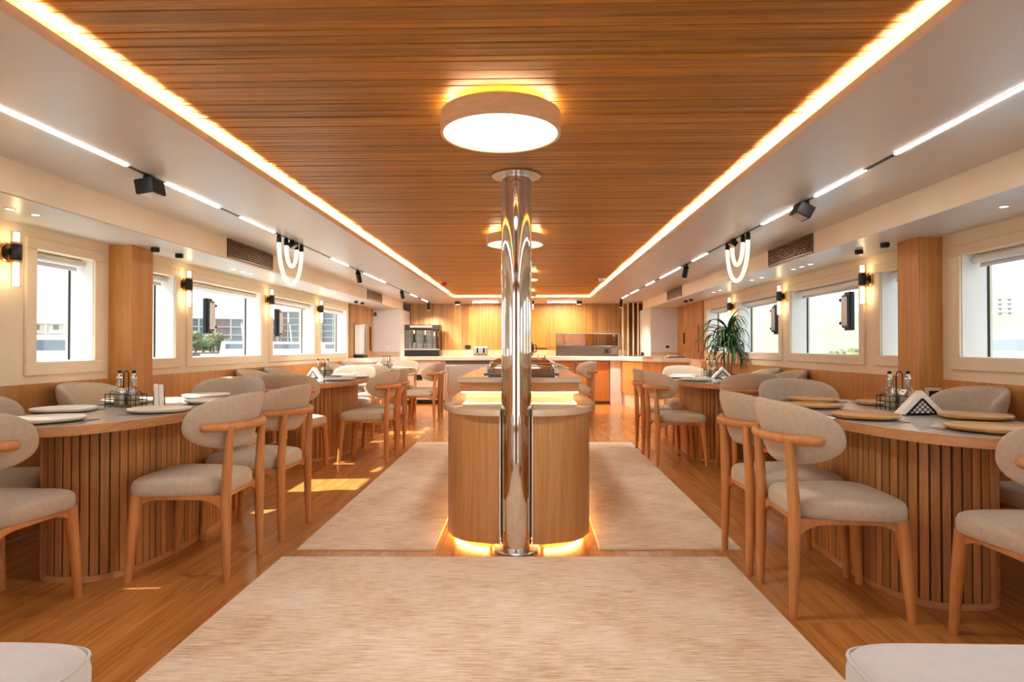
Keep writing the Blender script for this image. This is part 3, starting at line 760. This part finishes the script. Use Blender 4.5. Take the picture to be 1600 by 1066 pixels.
# ------------------------------------------------------------------ ceiling lamps
def lamp(parent, kind, loc, power, rot, col, size):
    l = bpy.data.lights.new('bulb', kind); l.energy = power; l.color = lin(col)[:3]
    if kind == 'SPOT': l.spot_size = R_(size); l.spot_blend = .6; l.shadow_soft_size = .03
    if kind == 'AREA': l.shape = 'RECTANGLE'; l.size = size; l.size_y = .03
    o = bpy.data.objects.new('bulb', l); COL.objects.link(o); o.parent = parent; o.location = loc; o.rotation_euler = rot
    return o
ORD = ['nearest', 'second', 'third', 'fourth and farthest']
def make_lamp():
    t = thing('ceiling_lamp', '', 'lamp', (0, 0, 0), 0, 'round ceiling lamps with wooden rings')
    r = .232
    obj('shade', join(lathe_open([(r, -.105), (r, -.032), (r-.012, -.032), (r-.012, -.105), (r, -.105)], 64)), M['lampw'], t, smooth=30)
    obj('diffuser', lathe([(r-.013, -.070), (r-.013, -.064)], 64), M['lampd'], t, smooth=30)
    obj('back_plate', lathe([(r-.02, -.036), (r-.02, -.034)], 48), M['white'], t)
    obj('backglow', lathe_open([(r-.03, -.033), (r-.03, -.028), (r-.05, -.028), (r-.05, -.033), (r-.03, -.033)], 48), M['lampb'], t)
    obj('mount', lathe([(.05, -.034), (.05, -.0)], 20), M['white'], t)
    lamp(t, 'SPOT', (0, 0, -.09), 30, (0, 0, 0), '#fff8ee', 150).data.shadow_soft_size = .12
    return t
def lathe_open(prof, n):
    v, f = lathe(prof, n); return v, f[:-2]
lamp0 = make_lamp()
for i in range(4):
    l = lamp0 if i == 0 else copy_tree(lamp0)
    l.location = (-.108, 2.40+2.6*i, ZW); l['label'] = '%s round ceiling lamp with wooden ring on boarded ceiling' % ORD[i]

# ------------------------------------------------------------------ lighting tracks
def track(label, x, lit, dark_to, y0):
    t = thing('lighting_track', label, 'track light', (x, 0, ZD), 0, 'recessed linear lighting tracks')
    obj('rail', bb(-.0115, .0115, y0, dark_to, -.0015, .0), M['black'], t)
    for a, b in lit: obj('light_bar', bb(-.008, .008, a, b, -.0035, -.0016), M['coolled'], t)
    return t
track('long linear lighting track in the left ceiling', -1.90, [(-1.2, 2.896), (3.213, 3.78), (4.06, 4.608), (5.968, 6.522), (7.161, 8.22), (10.0, 10.59), (11.1, 11.7)], 11.85, -1.2)
track('long linear lighting track in the right ceiling', 1.63, [(-1.2, 2.81), (3.063, 3.59), (3.854, 4.398), (5.742, 6.254), (6.752, 7.762), (8.156, 8.685), (9.341, 9.98), (10.3, 10.93)], 11.2, -1.2)
for n, (a, b) in (('left', (-1.06, -.58)), ('right', (.36, .90))):
    t = thing('light_bar', 'short linear ceiling light at the far wall, %s of the steel post' % n, 'light', (0, 11.82, ZD))
    obj('housing', bb(a-.01, b+.01, -.018, .018, -.006, 0), M['black'], t)
    obj('light_bar', bb(a, b, -.014, .014, -.012, -.006), M['coolled'], t)
    lamp(t, 'AREA', ((a+b)/2, 0, -.015), 24, (0, 0, 0), '#ffdcb0', b-a)
def spot(label, loc, tilt, box_):
    t = thing('track_spotlight', label, 'spotlight', loc, 0)
    obj('adapter', bb(-.012, .012, -.03, .03, -.022, 0), M['black'], t)
    if box_:
        h = obj('housing', bb(-.045, .045, -.055, .055, -.072, .0), M['black'], t, (0, 0, -.022), (0, R_(tilt), 0), bevel=.003)
        obj('lens', bb(-.035, .035, -.045, .045, -.0745, -.0722), M['steel'], h)
    else:
        h = obj('housing', lathe([(.026, -.12), (.028, -.118), (.028, 0), (.02, .004)], 20), M['black'], t, (0, 0, -.028), (R_(tilt), 0, 0), smooth=40)
        obj('lens', lathe([(.022, -.124), (.022, -.121)], 20), M['down'], h)
        lamp(h, 'SPOT', (0, 0, -.13), 48, (0, 0, 0), '#fff6ee', 115)
    return t
spot('black box spotlight on the left track nearest the camera', (-1.90, 3.07, ZD-.004), -10, True)
spot('black box spotlight on the right track nearest the camera', (1.63, 3.72, ZD-.004), 28, True)
spot('black spotlight beside the left rope light', (-1.90, 4.95, ZD-.004), -35, True).scale = (.6, .6, .6)
spot('black spotlight beside the right rope light', (1.63, 4.98, ZD-.004), 35, True).scale = (.6, .6, .6)
spot('black tube spotlight on the left track beyond the rope light', (-1.90, 6.9, ZD-.004), 40, False)
spot('black tube spotlight on the left track near the far counter', (-1.90, 9.3, ZD-.004), 46, False)
spot('farthest black tube spotlight on the left track', (-1.90, 11.78, ZD-.004), 25, False)
spot('black tube spotlight midway along the right track', (1.63, 6.5, ZD-.004), 40, False)
spot('farthest black tube spotlight on the right track', (1.63, 11.05, ZD-.004), 20, False)
for n, x in (('left', -1.33), ('right', .94)):
    t = thing('box_downlight', 'small black box downlight before the far wall, %s one' % n, 'spotlight', (x, 11.66, ZD))
    obj('housing', bb(-.05, .05, -.05, .05, -.055, 0), M['black'], t, bevel=.003); obj('lens', bb(-.035, .035, -.035, .035, -.058, -.0552), M['down'], t)
    lamp(t, 'SPOT', (0, 0, -.065), 55, (R_(-8), 0, 0), '#ffd9a6', 130)
# ------------------------------------------------------------------ glowing rope lights
def ropes(label, x, big, small, lows):
    t = thing('rope_light', label, 'pendant lamp', (x, 0, ZD), 0, 'looped rope lights')
    for (a, b), low, dx in ((big, lows[0], 0), (small, lows[1], .0)):
        c, hw = (a+b)/2, (b-a)/2; pts = []
        zt = -.055
        d = (ZD-low)+zt
        for i in range(33):
            q = -1+2*i/32; pts.append((dx, c+hw*math.sin(q*PI/2), zt-d*max(0, math.cos(q*PI/2))**.95))
        obj('glow_tube', tube(pts, .0155, 12), M['rope'], t, smooth=60)
        for y in (a, b): obj('end_cap', lathe([(.017, -.062), (.017, -.012), (.012, -.004)], 14, (dx, y, 0)), M['black'], t, smooth=40)
    return t
ropes('glowing rope light looped from the left track', -1.90, (4.70, 5.17), (4.84, 5.06), (1.585, 1.73))
ropes('glowing rope light looped from the right track', 1.63, (4.68, 5.16), (4.79, 5.04), (1.60, 1.725))
ropes('small rope light at the far end of the wooden ceiling', .08, (11.48, 11.74), (11.55, 11.66), (1.80, 1.86)).rotation_euler = (0, 0, 0)

# ------------------------------------------------------------------ wall sconces
def make_sconce():
    """mounted on a wall at x = 0, room on +x"""
    t = thing('wall_sconce', '', 'wall lamp', (0, 0, 0), 0, 'tube wall sconces')
    v, f = lathe([(.052, 0), (.054, .006), (.054, .014), (.048, .02)], 28); obj('back_plate', ([(c, a, b) for a, b, c in v], f), M['brass'], t, smooth=40)
    v, f = lathe([(.034, .02), (.034, .05)], 20); obj('arm', ([(c, a, b) for a, b, c in v], f), M['blackp'], t, smooth=40)
    obj('body', lathe([(.026, -.044), (.028, -.04), (.028, .04), (.026, .044)], 24, (.062, 0, 0)), M['blackp'], t, smooth=40)
    for s in (-1, 1):
        z0, z1 = s*.044, s*.056
        obj('collar', lathe([(.027, min(z0, z1)), (.027, max(z0, z1))], 24, (.062, 0, 0)), M['brass'], t, smooth=40)
    obj('upper_tube', lathe([(.025, .056), (.025, .118)], 24, (.062, 0, 0)), M['cglass'], t, smooth=40)
    obj('lower_tube', lathe([(.025, -.19), (.025, -.056)], 24, (.062, 0, 0)), M['cglass'], t, smooth=40)
    obj('upper_core', lathe([(.014, .057), (.014, .108)], 16, (.062, 0, 0)), M['sconce'], t, smooth=40)
    obj('lower_core', lathe([(.014, -.182), (.014, -.057)], 16, (.062, 0, 0)), M['sconce'], t, smooth=40)
    return t
sc0 = make_sconce()
for i, (x, y, rz, lb) in enumerate([(WL, 3.34, 0, 'left wall before the first wooden pillar'), (WL, 5.08, 0, 'left wall just past the wooden pillar'), (WL, 6.745, 0, 'left wall between the two porthole lamps'), (WL, 8.375, 0, 'left wall nearest the far counter'),
     (WR, 4.855, PI, 'right wall just past the wooden pillar'), (WR, 6.447, PI, 'right wall between the two porthole lamps'), (WR, 8.03, PI, 'right wall behind the tall plant')]):
    s_ = sc0 if i == 0 else copy_tree(sc0)
    s_.location = (x, y, 1.60); s_.rotation_euler = (0, 0, rz); s_['label'] = 'black and brass tube sconce on '+lb

# ------------------------------------------------------------------ air vents in the bulkhead faces
def make_vent(L):
    t = thing('air_vent', '', 'vent', (0, 0, 0), 0, 'brick-pattern air vents')
    h = .146
    obj('backing', bb(.0005, .001, -L/2, L/2, 0, h), M['black'], t)  # black sheet puts the shade inside the grille holes into colour
    obj('frame', join(bb(.003, .012, -L/2, L/2, 0, .014), bb(.003, .012, -L/2, L/2, h-.012, h), bb(.003, .012, -L/2, -L/2+.012, .014, h-.012), bb(.003, .012, L/2-.012, L/2, .014, h-.012)), M['dsteel'], t)
    rows = 7; rh = (h-.026)/rows; me = []
    gs = []
    for i in range(rows+1): gs.append(bb(.004, .013, -L/2+.012, L/2-.012, .014+i*rh-.003, .014+i*rh+.003))
    for i in range(rows):
        y = -L/2+.012+(.03 if i % 2 else .06)
        while y < L/2-.02:
            gs.append(bb(.004, .013, y-.0035, y+.0035, .014+i*rh, .014+(i+1)*rh)); y += .07
    g = obj('grille', join(*gs), M['bronze'], t); g['kind'] = 'stuff'
    return t
v0 = make_vent(.86); v1 = make_vent(.90)
for proto, x, y, rz, lb, cp in ((v0, FL, 5.27, 0, 'left bulkhead beside the rope light', 0), (v1, FL, 9.55, 0, 'left bulkhead near the far counter', 0), (v0, FR, 5.165, PI, 'right bulkhead beside the rope light', 1), (v1, FR, 9.2, PI, 'right bulkhead near the far counter', 1)):
    q = copy_tree(proto) if cp else proto
    q.location = (x, y, 1.792); q.rotation_euler = (0, 0, rz); q['label'] = 'brass brick-pattern air vent in the '+lb
# ------------------------------------------------------------------ downlights under the bulkheads
def make_dl():
    t = thing('surface_downlight', '', 'downlight', (0, 0, 0), 0, 'black cylinder downlights')
    obj('housing', lathe([(.026, -.03), (.028, -.028), (.028, 0)], 20), M['black'], t, smooth=40)
    obj('lens', lathe([(.018, -.0325), (.018, -.0302)], 16), M['screen'], t)
    return t
d0 = make_dl()
for i, (x, y, lb) in enumerate([(-2.62, 4.31, 'nearer black downlight of the left pair by the pillar'), (-2.62, 4.61, 'farther black downlight of the left pair by the pillar'), (-2.60, 9.35, 'nearer black downlight of the left pair near the counter'), (-2.58, 9.62, 'farther black downlight of the left pair near the counter'),
      (2.39, 4.25, 'nearer black downlight of the right pair by the pillar'), (2.38, 4.56, 'farther black downlight of the right pair by the pillar'), (2.35, 9.11, 'nearer black downlight of the right pair near the counter'), (2.34, 9.36, 'farther black downlight of the right pair near the counter')]):
    q = d0 if i == 0 else copy_tree(d0); q.location = (x, y, ZS-.004); q['label'] = lb
def make_rl():
    t = thing('recessed_light', '', 'downlight', (0, 0, 0), 0, 'tiny white recessed lights')
    obj('ring', lathe([(.024, -.003), (.026, 0)], 20), M['jamb'], t); obj('lens', lathe([(.017, -.004), (.017, -.0031)], 16), M['down'], t)
    return t
r0 = make_rl(); k = 0
for side, pts in (('left', [(-2.62, 3.08), (-2.60, 3.22), (-2.64, 5.52), (-2.64, 5.70), (-2.64, 5.86)]), ('right', [(2.36, 3.16), (2.37, 5.31), (2.37, 5.48), (2.37, 5.65), (2.33, 6.31), (2.32, 6.55), (2.34, 7.70), (2.34, 7.97)])):
    for i, (x, y) in enumerate(pts):
        q = r0 if k == 0 else copy_tree(r0); k += 1
        q.location = (x, y, ZS-.004); q['label'] = 'tiny white recessed light, number %s from the camera under the %s bulkhead' % (['one', 'two', 'three', 'four', 'five', 'six', 'seven', 'eight'][i], side)
# detectors on the boards
t = thing('smoke_detector', 'red alarm detector on the boarded ceiling near the far left corner', 'detector', (-1.20, 8.75, ZW)); obj('base', lathe([(.05, -.012), (.05, 0)], 24), M['white'], t); obj('head', lathe([(.02, -.06), (.04, -.05), (.045, -.0125)], 24), M['red'], t, smooth=40)
t = thing('smoke_detector', 'white smoke detector on the boarded ceiling near the far right corner', 'detector', (.98, 8.4, ZW)); obj('base', lathe([(.05, -.012), (.05, 0)], 24), M['white'], t); obj('head', lathe([(.02, -.055), (.04, -.045), (.045, -.0125)], 24), M['steel'], t, smooth=40)
t = thing('security_camera', 'small black security camera on the white column', 'camera', (-2.80, 11.35, 1.70)); obj('mount', bb(-.03, .03, -.012, .01, -.02, .02), M['white'], t); obj('body', tube([(0, -.01, 0), (.02, -.09, -.03)], .026, 14), M['blackp'], t, smooth=40)
def plate_(n, lb, cat, loc, rz, w_, h, m1, m2=None, gang=1):
    t = thing(n, lb, cat, loc, rz); obj('face', bb(-w_/2, w_/2, -.010, 0, -h/2, h/2), m1, t, bevel=.004)
    if m2:
        for i in range(gang):
            x = (i-(gang-1)/2)*w_*.9/gang; obj('socket', bb(x-w_*.36/gang, x+w_*.36/gang, -.013, -.0102, -h*.3, h*.3), m2, t)
    return t
plate_('wall_socket', 'black double socket on the slatted wall beside the toaster', 'socket', (-1.20, 12.335, 1.09), 0, .11, .075, M['black'], M['blackp'], 2)
plate_('wall_socket', 'white switch plate on the left white column', 'switch', (-2.58, 11.36, 1.07), 0, .09, .06, M['jamb'], M['white'])
plate_('wall_socket', 'dark socket in white frame on the right white column', 'socket', (2.43, 11.02, 1.09), 0, .085, .07, M['jamb'], M['black'])
plate_('wall_socket', 'black socket low in the battened corner', 'socket', (1.955, 12.12, 1.12), 0, .05, .09, M['black'], M['blackp'])
th = plate_('thermostat', 'white thermostat with dark screen on the right wooden pillar', 'thermostat', (2.553, 4.021, .785), 0, .105, .08, M['jamb'])
obj('screen', bb(-.029, .029, -.0125, -.0102, -.021, .021), M['screen'], th)

# ------------------------------------------------------------------ deck lamps fixed outside against the window panes
def make_dev():
    t = thing('porthole_lamp', '', 'lamp', (0, 0, 0), 0, 'black lamp boxes at the window panes')
    obj('housing', bb(-.03, .012, -.055, .05, -.165, .165), M['black'], t, bevel=.012, seg=3)
    obj('front_frame', bb(.0121, .030, -.05, .055, -.142, .142), M['blackp'], t, bevel=.008)
    obj('panel', bb(.030, .038, -.04, .046, -.122, .122), M['silver'], t, bevel=.002)
    for z in (-.1, .1):
        k = obj('knob', tube([(.02, .05, z), (.02, .08, z)], .006, 8), M['black'], t, smooth=40)
        obj('knob_head', tube([(.02, .08, z), (.02, .092, z)], .014, 12), M['black'], k, smooth=40)
    return t
dv0 = make_dev()
for i, (x, y, z, mir, lb) in enumerate([(WL-.115, 5.74, 1.372, 0, 'left window behind the second chairs'), (WL-.115, 7.36, 1.372, 0, 'left window farther along'), (WR+.115, 5.42, 1.39, 1, 'right window nearer the camera'), (WR+.115, 6.98, 1.39, 1, 'right window near the plant')]):
    q = dv0 if i == 0 else copy_tree(dv0); q.location = (x, y, z); q['label'] = 'black lamp box with silver panel at the '+lb
    if mir: q.scale = (-1, 1, 1)

# ------------------------------------------------------------------ things on the far counter
ZC = .9105
t = thing('food_warmer', 'black heated display cabinet with glass front on the counter', 'display cabinet', (-2.03, 12.0, ZC))
hw, dp, hh = .335, .20, .60
obj('base', bb(-hw, hw, -dp, dp, 0, .12), M['blackp'], t, bevel=.008)
obj('base_strip', bb(-hw, hw, -dp-.006, -dp, .12, .145), M['steel'], t)
obj('top', bb(-hw, hw, -dp, dp, hh-.10, hh), M['blackp'], t, bevel=.012)
obj('sign_strip', bb(-.22, .20, -dp-.006, -dp-.001, hh-.055, hh-.012), M['jamb'], t)
for sx in (-1, 1):
    for y in (-dp+.012, dp-.012): obj('pillar', bb(sx*hw-.012 if sx > 0 else -hw, hw if sx > 0 else -hw+.012, y-.012, y+.012, .12, hh-.10), M['blackp'], t)
    obj('side_pane', bb(sx*(hw-.008)-.002, sx*(hw-.008)+.002, -dp+.03, dp-.03, .13, hh-.10), M['cglass'], t)
obj('front_pane', bb(-hw+.015, hw-.015, -dp+.004, -dp+.008, .145, hh-.10), M['cglass'], t)
obj('back_panel', bb(-hw+.012, hw-.012, dp-.02, dp-.015, .12, hh-.10), M['dglass'], t)
for z in (.22, .33):
    obj('wire_shelf', join(*([bb(-hw+.02, hw-.02, y-.002, y+.002, z, z+.004) for y in (-.14, -.10, -.06, -.02, .02, .06, .10, .14)]+[bb(x-.002, x+.002, -.15, .15, z-.004, z) for x in (-.25, -.08, .08, .25)])), M['chrome'], t)
t = thing('toaster', 'steel four-slot toaster on the counter left of the post', 'toaster', (-.92, 11.98, ZC))
obj('tray', bb(-.19, .19, -.12, .12, 0, .010), M['dsteel'], t, bevel=.003)
obj('body', bb(-.135, .135, -.10, .10, .018, .18), M['steel'], t, bevel=.02, seg=3)
for x in (-.055, .065): obj('lever_slot', bb(x-.016, x+.016, -.104, -.10, .065, .16), M['black'], t)
for x in (-.10, -.03, .0, .04, .09): 
    obj('knob', lathe([(.011, 0), (.011, .012)], 12), M['black'], t, (x, -.1, .042), (PI/2, 0, 0))
obj('slots', join(*[bb(-.11, .11, y-.014, y+.014, .1795, .181) for y in (-.05, .05)]), M['black'], t)
t = thing('coffee_urn', 'black rounded coffee pot half hidden behind the steel post', 'coffee pot', (-.01, 12.0, ZC))
obj('body', lathe([(.08, 0), (.10, .02), (.115, .12), (.105, .22), (.07, .275), (.05, .285)], 28), M['blackp'], t, smooth=50)
obj('lid', lathe([(.055, .285), (.045, .30), (.012, .305), (.012, .32)], 20), M['black'], t, smooth=40)
obj('handle', tube([(.10, 0, .22), (.155, 0, .21), (.16, 0, .10), (.112, 0, .07)], .012, 10), M['black'], t, smooth=40)
# refrigerated topping display
t = thing('topping_display', 'long steel topping display with tinted glass canopy on counter', 'display case', (1.115, 12.03, ZC))
hw, dp = .585, .17
obj('base', bb(-hw, hw, -dp, dp, .0, .195), M['dsteel'], t, bevel=.005)
obj('front_panel', bb(-hw+.02, hw-.16, -dp-.004, -dp, .02, .175), M['dsteel'], t)
for z in (.05, .08, .11, .14): obj('louvre', bb(hw-.14, hw-.02, -dp-.005, -dp, z, z+.012), M['steel'], t)
obj('control', bb(hw-.26, hw-.19, -dp-.008, -dp-.0042, .06, .14), M['screen'], t)
fr = .008
obj('canopy_frame', join(bb(-hw, hw, -dp, -dp+fr, .425, .433), bb(-hw, hw, dp-fr, dp, .425, .433), *[bb(sx*hw-fr if sx > 0 else -hw, hw if sx > 0 else -hw+fr, y-fr/2, y+fr/2, .195, .425) for sx in (-1, 1) for y in (-dp+.004, dp-.004)]), M['steel'], t)
obj('front_pane', bb(-hw+.01, hw-.01, -dp+.002, -dp+.006, .2, .425), M['dglass'], t)
obj('top_pane', bb(-hw+.002, hw-.002, -dp+.01, dp-.01, .427, .431), M['dglass'], t)
for sx in (-1, 1): obj('side_pane', bb(sx*(hw-.004)-.002, sx*(hw-.004)+.002, -dp+.01, dp-.01, .2, .425), M['dglass'], t)
for i in range(6): obj('pan', bb(-.54+i*.17, -.54+i*.17+.155, -.11, .11, .196, .206), M['steel'], t)
# left counter leg
t = thing('steel_dispenser', 'slim upright steel dispenser with bright front on the left counter', 'dispenser', (-2.765, 10.22, ZC))
obj('body', bb(-.075, .085, -.10, .12, .05, .55), M['steel'], t, bevel=.006)
obj('front_panel', bb(-.07, .055, -.106, -.1005, .06, .54), M['white'], t)
obj('drip_tray', bb(-.075, .085, -.14, .12, .0, .045), M['blackp'], t, bevel=.005)
# right counter
t = thing('serving_tray', 'pale rectangular serving tray lying on the right counter', 'tray', (2.12, 11.0-.25, ZC)); obj('tray', bb(-.17, .17, -.12, .12, 0, .02), M['plate'], t, bevel=.005)
t = thing('serving_tray', 'white tray with folded towel at the right end of the counter', 'tray', (2.46, 10.72, ZC)); obj('tray', bb(-.12, .12, -.12, .12, 0, .015), M['jamb'], t, bevel=.004); obj('towel', bb(-.09, .06, -.08, .07, .0155, .04), M['napkin'], t, bevel=.008)
t = thing('grinder', 'small black grinder on the counter before the white column', 'grinder', (2.04, 11.25, ZC)); obj('body', lathe([(.03, 0), (.034, .02), (.026, .05), (.03, .075), (.012, .085)], 18), M['blackp'], t, smooth=40)
t = thing('hob', 'flat black hob beside the right wooden wall', 'hob', (2.44, 10.45, ZC)); obj('glass_top', bb(-.13, .13, -.10, .10, 0, .012), M['blackp'], t, bevel=.003)
# ------------------------------------------------------------------ planter cabinet with plant
t = thing('side_cabinet', 'low cream cabinet by the right windows under the plant', 'cabinet', (2.365, 7.62, 0))
obj('body', bb(-.225, .24, -.17, .17, .0, .665), M['quartzw'], t, bevel=.006); obj('top', bb(-.235, .245, -.18, .18, .666, .69), M['panel'], t, bevel=.003)
bw_ = thing('bowl', 'wide shallow black bowl on the cream cabinet', 'bowl', (2.245, 7.56, .6905)); obj('bowl', lathe([(.03, 0), (.07, .02), (.10, .055), (.108, .085), (.099, .085), (.065, .03), (.02, .012)], 32), M['black'], bw_, smooth=40)
pp = thing('potted_plant', 'tall potted dracaena with drooping green leaves by the right window', 'plant', (2.41, 7.62, .6905))
obj('pot', lathe([(.09, 0), (.105, .01), (.118, .055), (.118, .07), (.11, .07), (.105, .055), (.02, .05)], 28), M['black'], pp, smooth=40)
rr = random.Random(21)
for k, (dx, dy, h) in enumerate(((0, 0, .62), (-.05, .03, .48), (.05, -.03, .40))):
    obj('stem', tube([(dx*.5, dy*.5, .05), (dx*.8, dy*.8, h*.5), (dx, dy, h)], [.014, .012, .009], 8), M['stem'], pp, smooth=50)
    for i in range(46):
        a = rr.uniform(0, 2*PI); up = rr.uniform(.0, 1.3); L = rr.uniform(.34, .58); wd = rr.uniform(.013, .020)
        c, s = math.cos(a), math.sin(a); n = 9; pts = []
        x = 0; z = h-rr.uniform(0, .10); el = up; step = L/n
        P = [(x, z)]
        for q in range(n):
            x += step*math.cos(el); z += step*math.sin(el); el -= .13+.05*q*rr.uniform(.8, 1.3)
            P.append((x, z))
        mxr = max(p[0] for p in P); lim = .15 if c > .35 else .42
        if c > 0:
            sc_ = min(1, lim/max(mxr*c, 1e-3)); P = [(p[0]*sc_, p[1]) for p in P]
        if min(p[1] for p in P) < .09: P = [(p[0], max(p[1], .09+.02*i_)) for i_, p in enumerate(reversed(P))][::-1] if False else [(p[0], max(p[1], .10)) for p in P]
        v, f = [], []
        for q, (rx, z_) in enumerate(P):
            ww = wd*math.sin(PI*(.12+.88*(1-q/n))*.9)+.0008 if q else wd*.6
            ww = wd*(1-(q/n)**2.2)*(.55+.45*min(1, q/2))+.0006
            bx, by = dx+c*rx, dy+s*rx
            v += [(bx-s*ww, by+c*ww, z_+.004), (bx, by, z_), (bx+s*ww, by-c*ww, z_+.004)]
        for q in range(n):
            for e in (0, 1): f.append((q*3+e, q*3+e+1, (q+1)*3+e+1, (q+1)*3+e))
        obj('leaf', (v, f), M['leaf'] if rr.random() < .55 else M['leafd'], pp, smooth=70)

# ------------------------------------------------------------------ outside: harbour on the left, sand hill on the right
wa = obj('harbour_water', bb(-900, -4, -200, 900, -1.3, -1.2), M['water']); wa['kind'] = 'structure'
sh = obj('shore_ground', bb(-900, -95, 60, 900, -1.2, -.4), M['sand']); sh['kind'] = 'structure'
nX, nY = 40, 60; v, f = [], []
rr = random.Random(9)
for j in range(nY+1):
    y = -150+j*22
    crest = max(10, 21.5+(y-400)*.066)
    for i in range(nX+1):
        q = i/nX; x = 22+300*q; s_ = q**1.25
        v.append((x, y, -1.2+s_*(crest+1.2)+rr.uniform(-.35, .35)*(.3+q) if i not in (0,) else -1.3))
for j in range(nY):
    for i in range(nX): a = j*(nX+1)+i; f.append((a, a+1, a+nX+2, a+nX+1))
hl = obj('sand_hill', (v, f), M['sand'], smooth=60); hl['kind'] = 'structure'
w2 = obj('harbour_water', bb(4, 23, -200, 900, -1.3, -1.2), M['water']); w2['kind'] = 'structure'
def building(label, cx, cy, w_, d, floors, fh, rz, zb, frame, bays):
    t = thing('far_building', label, 'building', (cx, cy, zb), rz, 'far buildings')
    obj('core', bb(-w_/2+.6, w_/2-.6, -d/2+.6, d/2-.6, 0, floors*fh), M['bdark'] if frame else M['bwall'], t)
    for k in range(floors+1): obj('floor_slab', bb(-w_/2, w_/2, -d/2, d/2, k*fh-.2, k*fh+.25), M['concrete'] if frame else M['bwall'], t)
    me = mesh('column', bb(-.3, .3, -.3, .3, 0, floors*fh), M['concrete'] if frame else M['bwall'])
    wm = mesh('window', bb(-.75, .75, -.08, .08, 0, 1.5), M['bdark'])
    for i in range(bays+1):
        x = -w_/2+.35+(w_-.7)*i/bays
        for y in (-d/2+.35, d/2-.35): obj('column', me, None, t, (x, y, 0))
    if not frame:
        for k in range(floors):
            for i in range(bays):
                x = -w_/2+(w_)*(i+.5)/bays
                for y in (-d/2+.55,): obj('window', wm, None, t, (x, y, k*fh+1))
            for i in range(max(2, bays//2)):
                y = -d/2+d*(i+.5)/max(2, bays//2); obj('window', wm, None, t, (-w_/2+.55, y, k*fh+1), (0, 0, PI/2))
                obj('window', wm, None, t, (w_/2-.55, y, k*fh+1), (0, 0, PI/2))
    return t
building('grey concrete frame building beyond the left porthole lamps', -116, 243, 34, 16, 4, 3.1, 0.3, -.4, True, 6)
building('taller grey frame building seen through the farthest left window', -112, 330, 40, 18, 6, 3.3, .2, -.4, True, 7)
building('pale low building seen through the first left window', -150, 198, 26, 14, 3, 3.0, .3, -.4, False, 5)
building('long pale block behind the trees on the left shore', -150, 262, 22, 14, 3, 3.2, .3, -.4, False, 5)
building('white apartment block on the crest of the sand hill', 322, 372, 44, 14, 4, 3.0, 1.2, 16.5, False, 8)
building('narrow pale tower block on the sand hill crest', 316, 425, 10, 10, 5, 3.0, 1.2, 18.5, False, 3)
building('second white apartment block farther along the sand hill crest', 330, 322, 30, 14, 4, 3.0, 1.2, 13.5, False, 6)
def blob(rr, r, sub=3):
    bm = bmesh.new(); bmesh.ops.create_icosphere(bm, subdivisions=sub, radius=r)
    for q in bm.verts: q.co *= rr.uniform(.78, 1.18); q.co.z *= .8
    g = ([tuple(q.co) for q in bm.verts], [tuple(l.vert.index for l in p.loops) for p in bm.faces]); bm.free(); return g
rr = random.Random(4)
for i in range(9):
    x, y = -92-rr.uniform(0, 4)-i*1.2, 160+i*6.2
    t = thing('shore_tree', 'pale green tree, %s along the left shore' % ['first', 'second', 'third', 'fourth', 'fifth', 'sixth', 'seventh', 'eighth', 'ninth'][i], 'tree', (x, y, -.5), 0, 'trees on the left shore')
    h = rr.uniform(3.0, 6.5); obj('trunk', tube([(0, 0, 0), (.2, 0, h*.6)], [.35, .2], 8), M['stem'], t)
    gs = [xf(blob(rr, rr.uniform(1.2, 1.9)), Matrix.Translation((rr.uniform(-1.2, 1.2), rr.uniform(-1.2, 1.2), h*rr.uniform(.55, 1)))) for _ in range(5)]
    obj('foliage', join(*gs), M['bush'], t)
for i in range(12):
    y = 40+i*14; x = y*.52+rr.uniform(-6, 6)
    if x < 28: x = 28+rr.uniform(0, 4)
    q = max(0, (x-22)/300)**1.25; z = -1.2+q*(max(10, 21.5+(y-400)*.066)+1.2)
    o = obj('shore_bush', join(*[xf(blob(rr, rr.uniform(.5, .9)), Matrix.Translation((rr.uniform(-1, 1), rr.uniform(-1, 1), .3))) for _ in range(4)]), M['bush'], None, (x, y, z))
    tag(o, 'small green bush low on the sand hill, %s from the camera' % ['first', 'second', 'third', 'fourth', 'fifth', 'sixth', 'seventh', 'eighth', 'ninth', 'tenth', 'eleventh', 'twelfth'][i], 'bush', 'bushes on the sand hill')
def boat(label, x, y, L, rz):
    t = thing('moored_boat', label, 'boat', (x, y, -1.2), rz, 'moored white boats')
    hull = [(-L/2, -1.6), (L*.2, -1.7), (L*.42, -.9), (L/2, 0), (L*.42, .9), (L*.2, 1.7), (-L/2, 1.6)]
    obj('hull', loft([[(a*.92, b*.8, 0) for a, b in hull], [(a, b, 1.5) for a, b in hull]]), M['boat'], t)
    obj('cabin', extr([(-L*.32, 1.5), (L*.22, 1.5), (L*.1, 3.0), (-L*.30, 3.0)], -1.2, 1.2, 'y'), M['boat'], t)
    obj('cabin_window', extr([(-L*.26, 2.1), (L*.14, 2.1), (L*.085, 2.7), (-L*.26, 2.7)], -1.23, 1.23, 'y'), M['bdark'], t)
    obj('mast', tube([(-L*.1, 0, 3.0), (-L*.12, 0, 5.2)], .06, 6), M['boat'], t)
boat('white motor boat moored beyond the third left window', -33, 74, 11, .3)
boat('white motor boat moored beyond the fourth left window', -29, 79, 12, .2)
boat('white motor boat moored beyond the first left window', -27.5, 35.5, 12, .25)
boat('white motor boat moored beyond the farthest left window', -26, 88, 11, .4)
boat('white motor boat moored beyond the first right window', 26.5, 33, 9, -.9)
